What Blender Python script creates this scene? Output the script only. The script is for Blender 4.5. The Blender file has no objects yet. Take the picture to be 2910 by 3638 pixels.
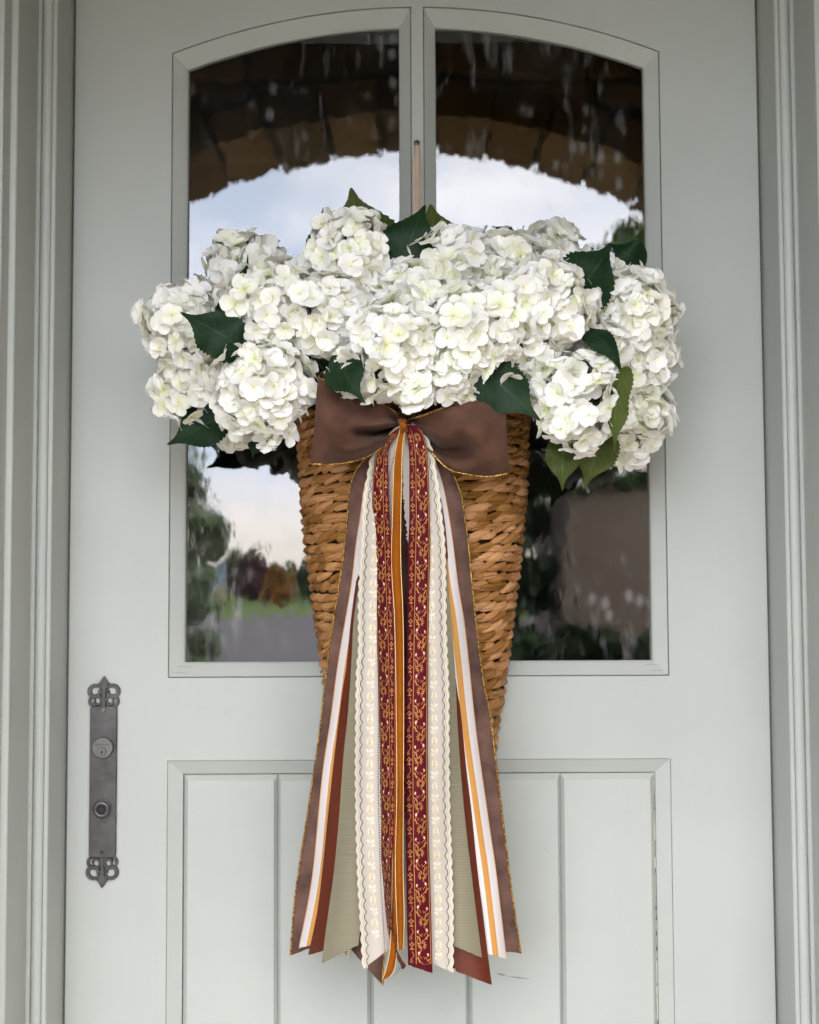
import bpy, math, random
from mathutils import Vector, Matrix, noise
random.seed(7)
RAD = math.radians

# ------------------------------------------------------------------ camera
F_PX, W_PX, H_PX = 4502.0, 2910.0, 3638.0
PITCH, ROLL = math.atan(0.0587), RAD(0.25)
CAM = Vector((-0.011, -1.665, 1.25))
FWD = Vector((0, math.cos(PITCH), math.sin(PITCH)))
U0 = Vector((0, -math.sin(PITCH), math.cos(PITCH)))
RGT = Vector((1, 0, 0)) * math.cos(ROLL) - U0 * math.sin(ROLL)
UPV = Vector((1, 0, 0)) * math.sin(ROLL) + U0 * math.cos(ROLL)
scene = bpy.context.scene
col = scene.collection
cd = bpy.data.cameras.new('camera')
cam = bpy.data.objects.new('camera', cd)
col.objects.link(cam)
cam.matrix_world = Matrix(((RGT.x, UPV.x, -FWD.x, CAM.x), (RGT.y, UPV.y, -FWD.y, CAM.y),
                           (RGT.z, UPV.z, -FWD.z, CAM.z), (0, 0, 0, 1)))
cd.sensor_fit = 'VERTICAL'
cd.sensor_height = 24.0
cd.lens = 12.0 / (H_PX / 2 / F_PX)
cd.clip_start, cd.clip_end = 0.05, 3000
cd.dof.use_dof = True
cd.dof.focus_distance = 1.47
cd.dof.aperture_fstop = 2.7
scene.camera = cam

# ------------------------------------------------------------------ sky, sun, exposure
SUN_EL, SUN_AZ = RAD(34), RAD(20)      # the sun stands behind the house: the porch is in shade
world = bpy.data.worlds.new('World')
scene.world = world
world.use_nodes = True
wn, wl = world.node_tree.nodes, world.node_tree.links
wn.clear()
w_out = wn.new('ShaderNodeOutputWorld')
w_bg = wn.new('ShaderNodeBackground')
w_bg.inputs['Strength'].default_value = 0.12
w_sky = wn.new('ShaderNodeTexSky')
w_sky.sky_type = 'NISHITA'
w_sky.sun_disc = False
w_sky.sun_elevation = SUN_EL
w_sky.sun_rotation = SUN_AZ
w_sky.dust_density = 2.0
w_tc = wn.new('ShaderNodeTexCoord')
w_map = wn.new('ShaderNodeMapping')
w_map.inputs['Scale'].default_value = (1.0, 1.0, 3.2)
w_map.inputs['Location'].default_value = (0.35, 0.2, 0.1)
w_noise = wn.new('ShaderNodeTexNoise')
w_noise.inputs['Scale'].default_value = 2.6
w_noise.inputs['Detail'].default_value = 7
w_noise.inputs['Roughness'].default_value = 0.55
w_ramp = wn.new('ShaderNodeValToRGB')
w_ramp.color_ramp.elements[0].position = 0.40
w_ramp.color_ramp.elements[1].position = 0.64
w_ramp.color_ramp.elements[0].color = (0.40, 0.40, 0.40, 1)
w_mix = wn.new('ShaderNodeMix')
w_mix.data_type = 'RGBA'
w_mix.inputs['B'].default_value = (9.9, 9.3, 9.0, 1)
wl.new(w_tc.outputs['Generated'], w_map.inputs['Vector'])
wl.new(w_map.outputs['Vector'], w_noise.inputs['Vector'])
wl.new(w_noise.outputs['Fac'], w_ramp.inputs['Fac'])
wl.new(w_ramp.outputs['Color'], w_mix.inputs['Factor'])
w_sep = wn.new('ShaderNodeSeparateXYZ')
w_el = wn.new('ShaderNodeValToRGB')
_e = w_el.color_ramp.elements
_e[0].position, _e[0].color = 0.0, (0.93, 0.80, 0.70, 1)
_e[1].position, _e[1].color = 0.34, (0.99, 0.93, 0.89, 1)
for _p, _c in ((0.05, (0.90, 0.80, 0.74, 1)), (0.11, (0.61, 0.66, 0.77, 1)), (0.20, (0.76, 0.77, 0.83, 1))):
    _k = _e.new(_p); _k.color = _c
w_gain = wn.new('ShaderNodeVectorMath'); w_gain.operation = 'SCALE'
w_gain.inputs['Scale'].default_value = 10.0
wl.new(w_tc.outputs['Generated'], w_sep.inputs[0])
wl.new(w_sep.outputs['Z'], w_el.inputs['Fac'])
wl.new(w_el.outputs['Color'], w_gain.inputs[0])
wl.new(w_gain.outputs[0], w_mix.inputs['B'])
wl.new(w_sky.outputs['Color'], w_mix.inputs['A'])
wl.new(w_mix.outputs['Result'], w_bg.inputs['Color'])
wl.new(w_bg.outputs['Background'], w_out.inputs['Surface'])

sd = bpy.data.lights.new('sun', 'SUN')
sd.energy, sd.angle, sd.color = 1.5, RAD(12), (1.0, 0.95, 0.88)
sun = bpy.data.objects.new('sun', sd)
col.objects.link(sun)
sun_dir = Vector((math.sin(SUN_AZ) * math.cos(SUN_EL), math.cos(SUN_AZ) * math.cos(SUN_EL), math.sin(SUN_EL)))
sun.rotation_euler = sun_dir.to_track_quat('Z', 'Y').to_euler()
sun.location = (0, 0, 20)

vs = scene.view_settings
vs.view_transform, vs.look, vs.gamma, vs.exposure = 'Standard', 'None', 1.0, 3.10
vs.use_curve_mapping = False
scene.cycles.max_bounces = 8
scene.cycles.diffuse_bounces = 6
scene.cycles.glossy_bounces = 4
scene.cycles.transparent_max_bounces = 8
scene.cycles.use_denoising = True
scene.cycles.use_adaptive_sampling = True
scene.cycles.adaptive_threshold = 0.02
scene.cycles.caustics_reflective = False
scene.cycles.caustics_refractive = False
scene.cycles.sample_clamp_indirect = 6.0

# ------------------------------------------------------------------ helpers
def P(px, py, d=0.0):
    """the point a sight line through a photograph pixel meets at d metres in front of the door face"""
    v = RGT * ((px - W_PX / 2) / F_PX) + UPV * ((H_PX / 2 - py) / F_PX) + FWD
    return CAM + v * ((-d - CAM.y) / v.y)

def lerp(a, b, t):
    return a + (b - a) * t

def sm(a, b, x):
    t = max(0.0, min(1.0, (x - a) / (b - a)))
    return t * t * (3 - 2 * t)

def interp(tab, x):
    if x <= tab[0][0]:
        return tab[0][1]
    for (x0, y0), (x1, y1) in zip(tab, tab[1:]):
        if x <= x1:
            return y0 + (y1 - y0) * (x - x0) / (x1 - x0)
    return tab[-1][1]

def spline(tab, x):
    """monotone-ish cubic through (x, y) rows"""
    n = len(tab)
    if x <= tab[0][0]: return tab[0][1]
    if x >= tab[-1][0]: return tab[-1][1]
    for i in range(n - 1):
        x0, y0 = tab[i]; x1, y1 = tab[i + 1]
        if x <= x1:
            h = x1 - x0
            m0 = (y1 - tab[i - 1][1]) / (x1 - tab[i - 1][0]) if i > 0 else (y1 - y0) / h
            m1 = (tab[i + 2][1] - y0) / (tab[i + 2][0] - x0) if i < n - 2 else (y1 - y0) / h
            t = (x - x0) / h
            return ((2*t**3 - 3*t*t + 1) * y0 + (t**3 - 2*t*t + t) * h * m0
                    + (-2*t**3 + 3*t*t) * y1 + (t**3 - t*t) * h * m1)

ROOTLOC = {}
def thing(name, label, cat, loc=(0, 0, 0), group=None, kind=None):
    o = bpy.data.objects.new(name, None)
    o.empty_display_size = 0.05
    col.objects.link(o)
    o.location = loc
    o['label'] = label
    o['category'] = cat
    if group: o['group'] = group
    if kind: o['kind'] = kind
    ROOTLOC[o.name] = Vector(loc)
    return o

def make_mesh(name, verts, faces, mats=None, smooth=False, uvs=None, midx=None):
    me = bpy.data.meshes.new(name)
    me.from_pydata([tuple(v) for v in verts], [], faces)
    if mats is not None:
        for m in (mats if isinstance(mats, (list, tuple)) else [mats]):
            me.materials.append(m)
    if midx:
        me.polygons.foreach_set('material_index', midx)
    if uvs is not None:
        lay = me.uv_layers.new(name='UVMap')
        for lp in me.loops:
            lay.data[lp.index].uv = uvs[lp.vertex_index]
    if smooth:
        me.polygons.foreach_set('use_smooth', [True] * len(me.polygons))
    me.update()
    return me

def part(name, verts, faces, mat, root=None, smooth=False, uvs=None, midx=None):
    """verts in world space; parent = root thing or a part of it"""
    off = Vector((0, 0, 0))
    if root is not None:
        r = root
        while r.parent is not None: r = r.parent
        off = ROOTLOC.get(r.name, Vector((0, 0, 0)))
    me = make_mesh(name, [Vector(v) - off for v in verts], faces, mat, smooth, uvs, midx)
    o = bpy.data.objects.new(name, me)
    col.objects.link(o)
    if root is not None: o.parent = root
    return o

def struct(name, verts, faces, mat, smooth=False):
    o = part(name, verts, faces, mat, None, smooth)
    o['kind'] = 'structure'
    return o

def box(x0, x1, y0, y1, z0, z1):
    v = [(x0, y0, z0), (x1, y0, z0), (x1, y1, z0), (x0, y1, z0), (x0, y0, z1), (x1, y0, z1), (x1, y1, z1), (x0, y1, z1)]
    f = [(0, 3, 2, 1), (4, 5, 6, 7), (0, 1, 5, 4), (1, 2, 6, 5), (2, 3, 7, 6), (3, 0, 4, 7)]
    return v, f

def add(acc, vf):
    v, f = vf
    n = len(acc[0])
    acc[0].extend(v)
    acc[1].extend([tuple(i + n for i in q) for q in f])

def tube(pts, rad, n=8, cap=True):
    pts = [Vector(p) for p in pts]
    v, f = [], []
    ref = Vector((0.3, 0.9, 0.2))
    for i, p in enumerate(pts):
        t = (pts[min(i + 1, len(pts) - 1)] - pts[max(i - 1, 0)]).normalized()
        a = t.cross(ref)
        if a.length < 1e-4: a = t.cross(Vector((1, 0, 0)))
        a.normalize()
        b = t.cross(a)
        r = rad(i) if callable(rad) else rad
        for k in range(n):
            an = 2 * math.pi * k / n
            v.append(p + a * (math.cos(an) * r) + b * (math.sin(an) * r))
    for i in range(len(pts) - 1):
        for k in range(n):
            k2 = (k + 1) % n
            f.append((i * n + k, i * n + k2, (i + 1) * n + k2, (i + 1) * n + k))
    if cap:
        f.append(tuple(range(n - 1, -1, -1)))
        m = (len(pts) - 1) * n
        f.append(tuple(range(m, m + n)))
    return v, f

def disc_y(cx, cz, y0, y1, r, n=28, bev=0.0):
    """a short cylinder standing on the door, its axis along y, from y0 (back) to y1 (front)"""
    rings = [(r, y0), (r, y1 + bev), (r - bev, y1)] if bev else [(r, y0), (r, y1)]
    v, f = [], []
    for rr, yy in rings:
        for k in range(n):
            a = 2 * math.pi * k / n
            v.append((cx + rr * math.cos(a), yy, cz + rr * math.sin(a)))
    for i in range(len(rings) - 1):
        for k in range(n):
            k2 = (k + 1) % n
            f.append((i * n + k, i * n + k2, (i + 1) * n + k2, (i + 1) * n + k))
    m = (len(rings) - 1) * n
    f.append(tuple(range(m, m + n)))
    return v, f

def ring_y(cx, cz, y0, y1, ro, ri, n=28, bev=0.001):
    rings = [(ro, y0), (ro, y1 + bev), (ro - bev, y1), (ri + bev, y1), (ri, y1 + bev), (ri, y0)]
    v, f = [], []
    for rr, yy in rings:
        for k in range(n):
            a = 2 * math.pi * k / n
            v.append((cx + rr * math.cos(a), yy, cz + rr * math.sin(a)))
    for i in range(len(rings) - 1):
        for k in range(n):
            k2 = (k + 1) % n
            f.append((i * n + k, i * n + k2, (i + 1) * n + k2, (i + 1) * n + k))
    return v, f

# ------------------------------------------------------------------ materials
def mat(name, color, rough=0.5, metal=0.0, spec=0.5, sheen=0.0, **kw):
    m = bpy.data.materials.new(name)
    m.use_nodes = True
    b = m.node_tree.nodes['Principled BSDF']
    b.inputs['Base Color'].default_value = (*color, 1)
    b.inputs['Roughness'].default_value = rough
    b.inputs['Metallic'].default_value = metal
    b.inputs['Specular IOR Level'].default_value = spec
    if sheen:
        b.inputs['Sheen Weight'].default_value = sheen
        b.inputs['Sheen Roughness'].default_value = 0.35
    return m

class N:
    """tiny node-graph helper"""
    def __init__(self, m):
        self.t = m.node_tree
        self.b = self.t.nodes.get('Principled BSDF')
    def new(self, typ, **kw):
        n = self.t.nodes.new(typ)
        for k, v in kw.items(): setattr(n, k, v)
        return n
    def link(self, a, b): self.t.links.new(a, b)
    def math(self, op, a, b=None, c=None):
        n = self.new('ShaderNodeMath', operation=op)
        for i, x in enumerate((a, b, c)):
            if x is None: continue
            if isinstance(x, (int, float)): n.inputs[i].default_value = x
            else: self.link(x, n.inputs[i])
        return n.outputs[0]
    def coord(self, out='Object', scale=(1, 1, 1), rand=False):
        tc = self.new('ShaderNodeTexCoord')
        mp = self.new('ShaderNodeMapping')
        mp.inputs['Scale'].default_value = scale
        self.link(tc.outputs[out], mp.inputs['Vector'])
        if rand:
            oi = self.new('ShaderNodeObjectInfo')
            c = self.new('ShaderNodeVectorMath', operation='SCALE')
            c.inputs[0].default_value = (13.1, 7.7, 5.3)
            self.link(oi.outputs['Random'], c.inputs['Scale'])
            self.link(c.outputs[0], mp.inputs['Location'])
        return mp.outputs[0]
    def noise(self, vec, scale, detail=4, rough=0.55):
        n = self.new('ShaderNodeTexNoise')
        n.inputs['Scale'].default_value = scale
        n.inputs['Detail'].default_value = detail
        n.inputs['Roughness'].default_value = rough
        self.link(vec, n.inputs['Vector'])
        return n.outputs['Fac']
    def ramp(self, fac, stops):
        r = self.new('ShaderNodeValToRGB')
        e = r.color_ramp.elements
        while len(e) < len(stops): e.new(0.5)
        for el, (p, c) in zip(e, stops):
            el.position = p
            el.color = (*c, 1) if not isinstance(c, (int, float)) else (c, c, c, 1)
        self.link(fac, r.inputs['Fac'])
        return r.outputs['Color']
    def mix(self, fac, a, b, blend='MIX'):
        n = self.new('ShaderNodeMix', data_type='RGBA', blend_type=blend)
        for key, x in (('Factor', fac), ('A', a), ('B', b)):
            if isinstance(x, (int, float)): n.inputs[key].default_value = x
            elif isinstance(x, (tuple, list)): n.inputs[key].default_value = (*x, 1)
            else: self.link(x, n.inputs[key])
        return n.outputs['Result']
    def base(self, c): self.link(c, self.b.inputs['Base Color'])
    def bump(self, h, strength=0.2, dist=0.001):
        n = self.new('ShaderNodeBump')
        n.inputs['Strength'].default_value = strength
        n.inputs['Distance'].default_value = dist
        self.link(h, n.inputs['Height'])
        self.link(n.outputs[0], self.b.inputs['Normal'])

def paint_mat(name, color):
    m = mat(name, color, 0.42, spec=0.35)
    n = N(m)
    v = n.coord('Object')
    big = n.noise(v, 3.0, 5)
    fine = n.noise(v, 60, 3)
    c = n.mix(n.ramp(big, [(0.3, 0.0), (0.75, 1.0)]), tuple(x * 0.92 for x in color), tuple(min(1, x * 1.05) for x in color))
    smudge = n.ramp(n.noise(v, 9.0, 6, 0.7), [(0.62, 0.0), (0.80, 0.16)])
    c = n.mix(smudge, c, (0.30, 0.29, 0.27))
    speck = n.ramp(n.noise(v, 130, 2), [(0.74, 0.0), (0.80, 0.30)])
    c = n.mix(speck, c, (0.16, 0.15, 0.13))
    n.base(c)
    brush = n.noise(n.coord('Object', (220, 220, 6)), 1.0, 3)
    n.bump(n.math('ADD', n.math('MULTIPLY', brush, 0.5), n.math('MULTIPLY', fine, 0.5)), 0.10, 0.0006)
    return m

M = {}
M['paint'] = paint_mat('sage_white_paint', (0.405, 0.424, 0.394))
M['gap'] = mat('joint_dark', (0.10, 0.10, 0.09), 0.8)
M['caulk'] = mat('cracked_caulk', (0.47, 0.45, 0.39), 0.7)
M['dark_mark'] = mat('dark_scuff', (0.06, 0.055, 0.05), 0.7)
M['bare_wood'] = mat('bare_wood', (0.22, 0.17, 0.12), 0.7)
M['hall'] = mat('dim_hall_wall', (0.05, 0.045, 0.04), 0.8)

# pewter of the lock plate
m = mat('pewter', (0.10, 0.095, 0.09), 0.42, metal=0.6)
n = N(m)
v = n.coord('Object')
n.base(n.mix(n.ramp(n.noise(v, 55, 6, 0.65), [(0.35, 0.0), (0.7, 1.0)]), (0.055, 0.054, 0.053), (0.10, 0.097, 0.095)))
n.link(n.ramp(n.noise(v, 30, 4), [(0.3, 0.26), (0.7, 0.44)]), n.b.inputs['Roughness'])
M['pewter'] = m
M['steel'] = mat('bright_steel', (0.135, 0.13, 0.125), 0.36, metal=0.75)
M['hole'] = mat('keyhole_black', (0.01, 0.01, 0.01), 0.7)

# glass: mirror-like coating, clear to the dark hall, with rain marks of its own
m = bpy.data.materials.new('rain_marked_glass')
m.use_nodes = True
nt = m.node_tree
nt.nodes.clear()
n = N(m)
out = n.new('ShaderNodeOutputMaterial')
gl = n.new('ShaderNodeBsdfGlossy'); gl.inputs['Roughness'].default_value = 0.015
gl.inputs['Color'].default_value = (0.93, 0.96, 1.0, 1)
tr = n.new('ShaderNodeBsdfTransparent'); tr.inputs['Color'].default_value = (0.75, 0.78, 0.76, 1)
fr = n.new('ShaderNodeFresnel'); fr.inputs['IOR'].default_value = 2.0
mx = n.new('ShaderNodeMixShader')
n.link(fr.outputs[0], mx.inputs[0]); n.link(tr.outputs[0], mx.inputs[1]); n.link(gl.outputs[0], mx.inputs[2])
vo = n.coord('Object')
wav = n.noise(n.coord('Object', (9, 9, 5)), 1.0, 3, 0.6)
wav2 = n.noise(n.coord('Object', (55, 55, 30)), 1.0, 2, 0.5)
bp = n.new('ShaderNodeBump'); bp.inputs['Strength'].default_value = 0.10; bp.inputs['Distance'].default_value = 0.004
n.link(n.math('ADD', wav, n.math('MULTIPLY', wav2, 0.16)), bp.inputs['Height'])
n.link(bp.outputs[0], gl.inputs['Normal'])
spots = n.new('ShaderNodeTexVoronoi'); spots.inputs['Scale'].default_value = 46.0
n.link(n.coord('Object', (1, 1, 0.62)), spots.inputs['Vector'])
spotmask = n.math('MULTIPLY', n.ramp(spots.outputs['Distance'], [(0.02, 1.0), (0.36, 0.0)]),
                  n.ramp(n.noise(vo, 7.0, 3), [(0.47, 0.0), (0.60, 1.0)]))
streak = n.noise(n.coord('Object', (60, 60, 13)), 1.0, 4, 0.6)
streakmask = n.math('MULTIPLY', n.ramp(streak, [(0.54, 0.0), (0.80, 1.0)]), n.ramp(n.noise(vo, 5.5, 4), [(0.46, 0.0), (0.60, 1.0)]))
film = n.ramp(n.noise(vo, 4.0, 6, 0.6), [(0.45, 0.0), (0.9, 0.03)])
dirt = n.math('MINIMUM', n.math('ADD', n.math('ADD', n.math('MULTIPLY', spotmask, 0.15), n.math('MULTIPLY', streakmask, 0.20)), film), 0.6)
df = n.new('ShaderNodeBsdfDiffuse'); df.inputs['Color'].default_value = (0.75, 0.77, 0.80, 1)
mx2 = n.new('ShaderNodeMixShader')
n.link(dirt, mx2.inputs[0]); n.link(mx.outputs[0], mx2.inputs[1]); n.link(df.outputs[0], mx2.inputs[2])
n.link(mx2.outputs[0], out.inputs['Surface'])
M['glass'] = m

def cloth(name, color, rough=0.7, sheen=0.0, weave=(900, 900), wstr=0.15, mottling=0.12, spec=0.12):
    m = mat(name, color, rough, spec=spec, sheen=sheen)
    n = N(m)
    v = n.coord('Object')
    c = n.mix(n.ramp(n.noise(v, 22, 5, 0.6), [(0.3, 0.0), (0.7, 1.0)]),
              tuple(x * (1 - mottling) for x in color), tuple(min(1, x * (1 + mottling)) for x in color))
    n.base(c)
    wr = n.noise(n.coord('UV', (1.3, 0.009, 1)), 1.0, 3, 0.5)
    n.bump(n.math('ADD', n.math('MULTIPLY', n.noise(n.coord('Object', (1, 1, 1)), 1400, 2), 0.25), n.math('MULTIPLY', wr, 5.0)), 0.35, 0.0010)
    return m

M['velvet_brown'] = cloth('brown_velvet', (0.088, 0.043, 0.029), 0.95, sheen=0.12, mottling=0.35)
M['velvet_lit_nap'] = cloth('brown_velvet_lit_nap', (0.118, 0.065, 0.051), 0.85, sheen=0.35, mottling=0.28)  # same velvet as the bow; light caught by the tails' nap is in the colour
_n = N(M['velvet_lit_nap'])
_src = _n.b.inputs['Base Color'].links[0].from_socket
_nap_sheen = _n.ramp(_n.noise(_n.coord('UV', (1.3, 0.0075, 1)), 1.0, 4, 0.6), [(0.32, 0.60), (0.66, 1.35)])  # highlights and dark bands of the crushed nap, painted into the colour
_n.base(_n.mix(1.0, _src, _nap_sheen, 'MULTIPLY'))
M['rust'] = cloth('rust_satin', (0.095, 0.014, 0.004), 0.42, mottling=0.06, spec=0.5)
M['burgundy'] = cloth('burgundy_weave', (0.082, 0.004, 0.011), 0.7, mottling=0.08)
M['thread'] = cloth('gold_thread', (0.45, 0.19, 0.055), 0.6, mottling=0.15)
M['thread_white'] = mat('silver_white_thread', (0.66, 0.64, 0.66), 0.5)
M['mustard'] = cloth('mustard_velvet', (0.245, 0.066, 0.002), 0.8, sheen=0.15, mottling=0.15)
M['pale_edge'] = mat('pale_ribbon_edge', (0.70, 0.45, 0.20), 0.6)
M['ivory'] = cloth('ivory_embroidery', (0.66, 0.60, 0.49), 0.75, mottling=0.05)
M['ivory_warm'] = cloth('cream_embroidery', (0.56, 0.48, 0.355), 0.75, mottling=0.06)
M['eyelet'] = mat('eyelet_slit', (0.16, 0.145, 0.12), 0.9)
M['strap'] = cloth('peach_satin', (0.58, 0.43, 0.33), 0.45, mottling=0.1)
# gold trim
m = mat('gold_trim', (0.52, 0.30, 0.05), 0.35, metal=0.75)
n = N(m)
v = n.coord('Object')
n.base(n.mix(n.ramp(n.noise(v, 420, 2), [(0.42, 0.0), (0.58, 1.0)]), (0.16, 0.07, 0.012), (0.55, 0.34, 0.09)))
M['gold'] = m
# olive grosgrain: fine ribs across
m = mat('olive_grosgrain', (0.29, 0.265, 0.175), 0.7, spec=0.25)
n = N(m)
uv = n.coord('UV')
sep = n.new('ShaderNodeSeparateXYZ'); n.link(uv, sep.inputs[0])
rib = n.math('SINE', n.math('MULTIPLY', sep.outputs['Y'], 2 * math.pi / 5.4))
n.base(n.mix(n.math('MULTIPLY_ADD', rib, 0.5, 0.5), (0.205, 0.185, 0.122), (0.240, 0.219, 0.148)))
n.bump(rib, 0.35, 0.0005)
M['olive'] = m
# striped: white, orange, white with a thin orange selvedge
m = mat('striped_ribbon', (0.75, 0.72, 0.72), 0.7, spec=0.25)
n = N(m)
uv = n.coord('UV')
sep = n.new('ShaderNodeSeparateXYZ'); n.link(uv, sep.inputs[0])
r = n.new('ShaderNodeValToRGB'); r.color_ramp.interpolation = 'CONSTANT'
WHT, ORG = (0.60, 0.56, 0.55, 1), (0.50, 0.24, 0.06, 1)
e = r.color_ramp.elements
e[0].position = 0.0; e[0].color = (0.66, 0.36, 0.18, 1)
e[1].position = 0.045; e[1].color = WHT
for p_, c_ in ((0.36, ORG), (0.64, WHT), (0.955, (0.66, 0.36, 0.18, 1))):
    k_ = e.new(p_); k_.color = c_
n.link(sep.outputs['X'], r.inputs['Fac'])
n.base(r.outputs['Color'])
n.bump(n.noise(n.coord('UV', (90, 0.25, 1)), 1.0, 2), 0.2, 0.0004)
M['striped'] = m
# lace ground: sheer batiste with rows of eyelets cut through it (UV in photograph-pixel lengths, x measured from the scalloped edge)
def lace_mat():
    m = mat('eyelet_lace', (0.49, 0.44, 0.385), 0.85, spec=0.1)
    n = N(m)
    uv = n.coord('UV')
    sep = n.new('ShaderNodeSeparateXYZ'); n.link(uv, sep.inputs[0])
    U, V = sep.outputs['X'], sep.outputs['Y']
    def holes(upos, period, ru, rv):
        fv = n.math('SUBTRACT', n.math('FRACT', n.math('DIVIDE', V, period)), 0.5)
        a = n.math('DIVIDE', n.math('SUBTRACT', U, upos), ru)
        b = n.math('DIVIDE', n.math('MULTIPLY', fv, period), rv)
        d = n.math('ADD', n.math('MULTIPLY', a, a), n.math('MULTIPLY', b, b))
        return n.math('LESS_THAN', d, 1.0)
    # the first row follows the scallops (period 39.5)
    scal = n.math('ABSOLUTE', n.math('SINE', n.math('MULTIPLY', V, math.pi / 39.5)))
    row1 = holes(n.math('SUBTRACT', 20.5, n.math('MULTIPLY', scal, 6.0)), 6.6, 2.5, 2.4)
    row2 = holes(n.math('ADD', 77.0, 0.0), 9.5, 2.0, 2.6)
    hole = n.math('MAXIMUM', row1, row2)
    n.link(n.math('SUBTRACT', 1.0, hole), n.b.inputs['Alpha'])
    n.bump(n.noise(n.coord('UV', (0.7, 0.7, 1)), 1.0, 3), 0.25, 0.0005)
    return m
M['lace'] = lace_mat()

# rush strands of the basket
m = mat('rush_strand', (0.38, 0.17, 0.06), 0.5, spec=0.4)
n = N(m)
oi = n.new('ShaderNodeObjectInfo')
v = n.coord('Object', (60, 900, 900), rand=True)
fib = n.noise(v, 1.0, 5, 0.65)
blotch = n.noise(n.coord('Object', (60, 90, 90), rand=True), 1.0, 3)
c1 = n.ramp(fib, [(0.25, (0.21, 0.084, 0.024)), (0.5, (0.42, 0.20, 0.072)), (0.78, (0.60, 0.34, 0.155))])
c2 = n.mix(n.ramp(blotch, [(0.45, 0.0), (0.75, 0.55)]), c1, (0.55, 0.32, 0.15))
hsv = n.new('ShaderNodeHueSaturation')
n.link(c2, hsv.inputs['Color'])
n.link(n.math('MULTIPLY_ADD', oi.outputs['Random'], 0.85, 0.58), hsv.inputs['Value'])
n.link(n.math('MULTIPLY_ADD', oi.outputs['Random'], -0.22, 1.16), hsv.inputs['Saturation'])
n.base(hsv.outputs[0])
n.bump(fib, 0.45, 0.0008)
M['rush'] = m
M['strand_gap_shade'] = mat('strand_gap_shade', (0.035, 0.014, 0.006), 0.9)  # near-black: shade in the gaps between strands, put into the colour

# petals: ivory to white, yellow-green at the eye (UV x = distance from the eye), each floret its own tint
m = bpy.data.materials.new('hydrangea_petal')
m.use_nodes = True
n = N(m)
b = n.b
uv = n.coord('UV')
sep = n.new('ShaderNodeSeparateXYZ'); n.link(uv, sep.inputs[0])
oi = n.new('ShaderNodeObjectInfo')
eye = n.ramp(sep.outputs['X'], [(0.0, (0.50, 0.58, 0.18)), (0.10, (0.80, 0.82, 0.48)), (0.38, (0.93, 0.925, 0.77)), (0.85, (0.93, 0.925, 0.87))])
wht = n.ramp(sep.outputs['X'], [(0.0, (0.62, 0.68, 0.30)), (0.09, (0.88, 0.88, 0.68)), (0.28, (0.93, 0.925, 0.86)), (0.85, (0.955, 0.945, 0.935))])
sel = n.ramp(oi.outputs['Random'], [(0.40, 0.0), (0.95, 1.0)])
pc = n.mix(sel, wht, eye)
vein = n.noise(n.coord('UV', (1.5, 22, 1)), 1.0, 3)
n.link(pc, b.inputs['Base Color'])
b.inputs['Roughness'].default_value = 0.75
b.inputs['Specular IOR Level'].default_value = 0.2
n.bump(vein, 0.22, 0.0010)
tl = n.new('ShaderNodeBsdfTranslucent')
n.link(pc, tl.inputs['Color'])
ms = n.new('ShaderNodeMixShader'); ms.inputs[0].default_value = 0.24
outn = [x for x in n.t.nodes if x.type == 'OUTPUT_MATERIAL'][0]
n.link(b.outputs[0], ms.inputs[1]); n.link(tl.outputs[0], ms.inputs[2]); n.link(ms.outputs[0], outn.inputs['Surface'])
M['petal'] = m
M['floret_eye'] = mat('floret_eye', (0.42, 0.48, 0.16), 0.6)
M['stalk'] = mat('green_stalk', (0.13, 0.20, 0.035), 0.6)
M['stem'] = mat('dark_green_stem', (0.045, 0.09, 0.025), 0.6)

def leaf_mat(name, c0, c1, cv):
    m = mat(name, c0, 0.5, spec=0.18)
    n = N(m)
    uv = n.coord('UV')
    sep = n.new('ShaderNodeSeparateXYZ'); n.link(uv, sep.inputs[0])
    au = n.math('ABSOLUTE', sep.outputs['X'])
    ph = n.math('FRACT', n.math('MULTIPLY', n.math('SUBTRACT', sep.outputs['Y'], n.math('MULTIPLY', au, 0.32)), 8.0))
    side = n.math('LESS_THAN', n.math('ABSOLUTE', n.math('SUBTRACT', ph, 0.5)), 0.07)
    mid = n.math('LESS_THAN', au, 0.035)
    vn = n.math('MAXIMUM', mid, n.math('MULTIPLY', side, 0.45))
    body = n.mix(n.ramp(n.noise(n.coord('Object', rand=True), 40, 5), [(0.3, 0.0), (0.7, 1.0)]), c0, c1)
    n.base(n.mix(n.math('MULTIPLY', vn, 0.55), body, cv))
    n.bump(n.math('ADD', n.math('MULTIPLY', vn, -0.7), n.noise(n.coord('UV', (9, 14, 1)), 1.0, 3)), 0.4, 0.0015)
    return m
M['leaf_dark'] = leaf_mat('leaf_dark', (0.004, 0.017, 0.006), (0.010, 0.032, 0.010), (0.024, 0.066, 0.018))
M['leaf_olive'] = leaf_mat('leaf_olive', (0.042, 0.060, 0.010), (0.065, 0.085, 0.017), (0.11, 0.145, 0.045))

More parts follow.
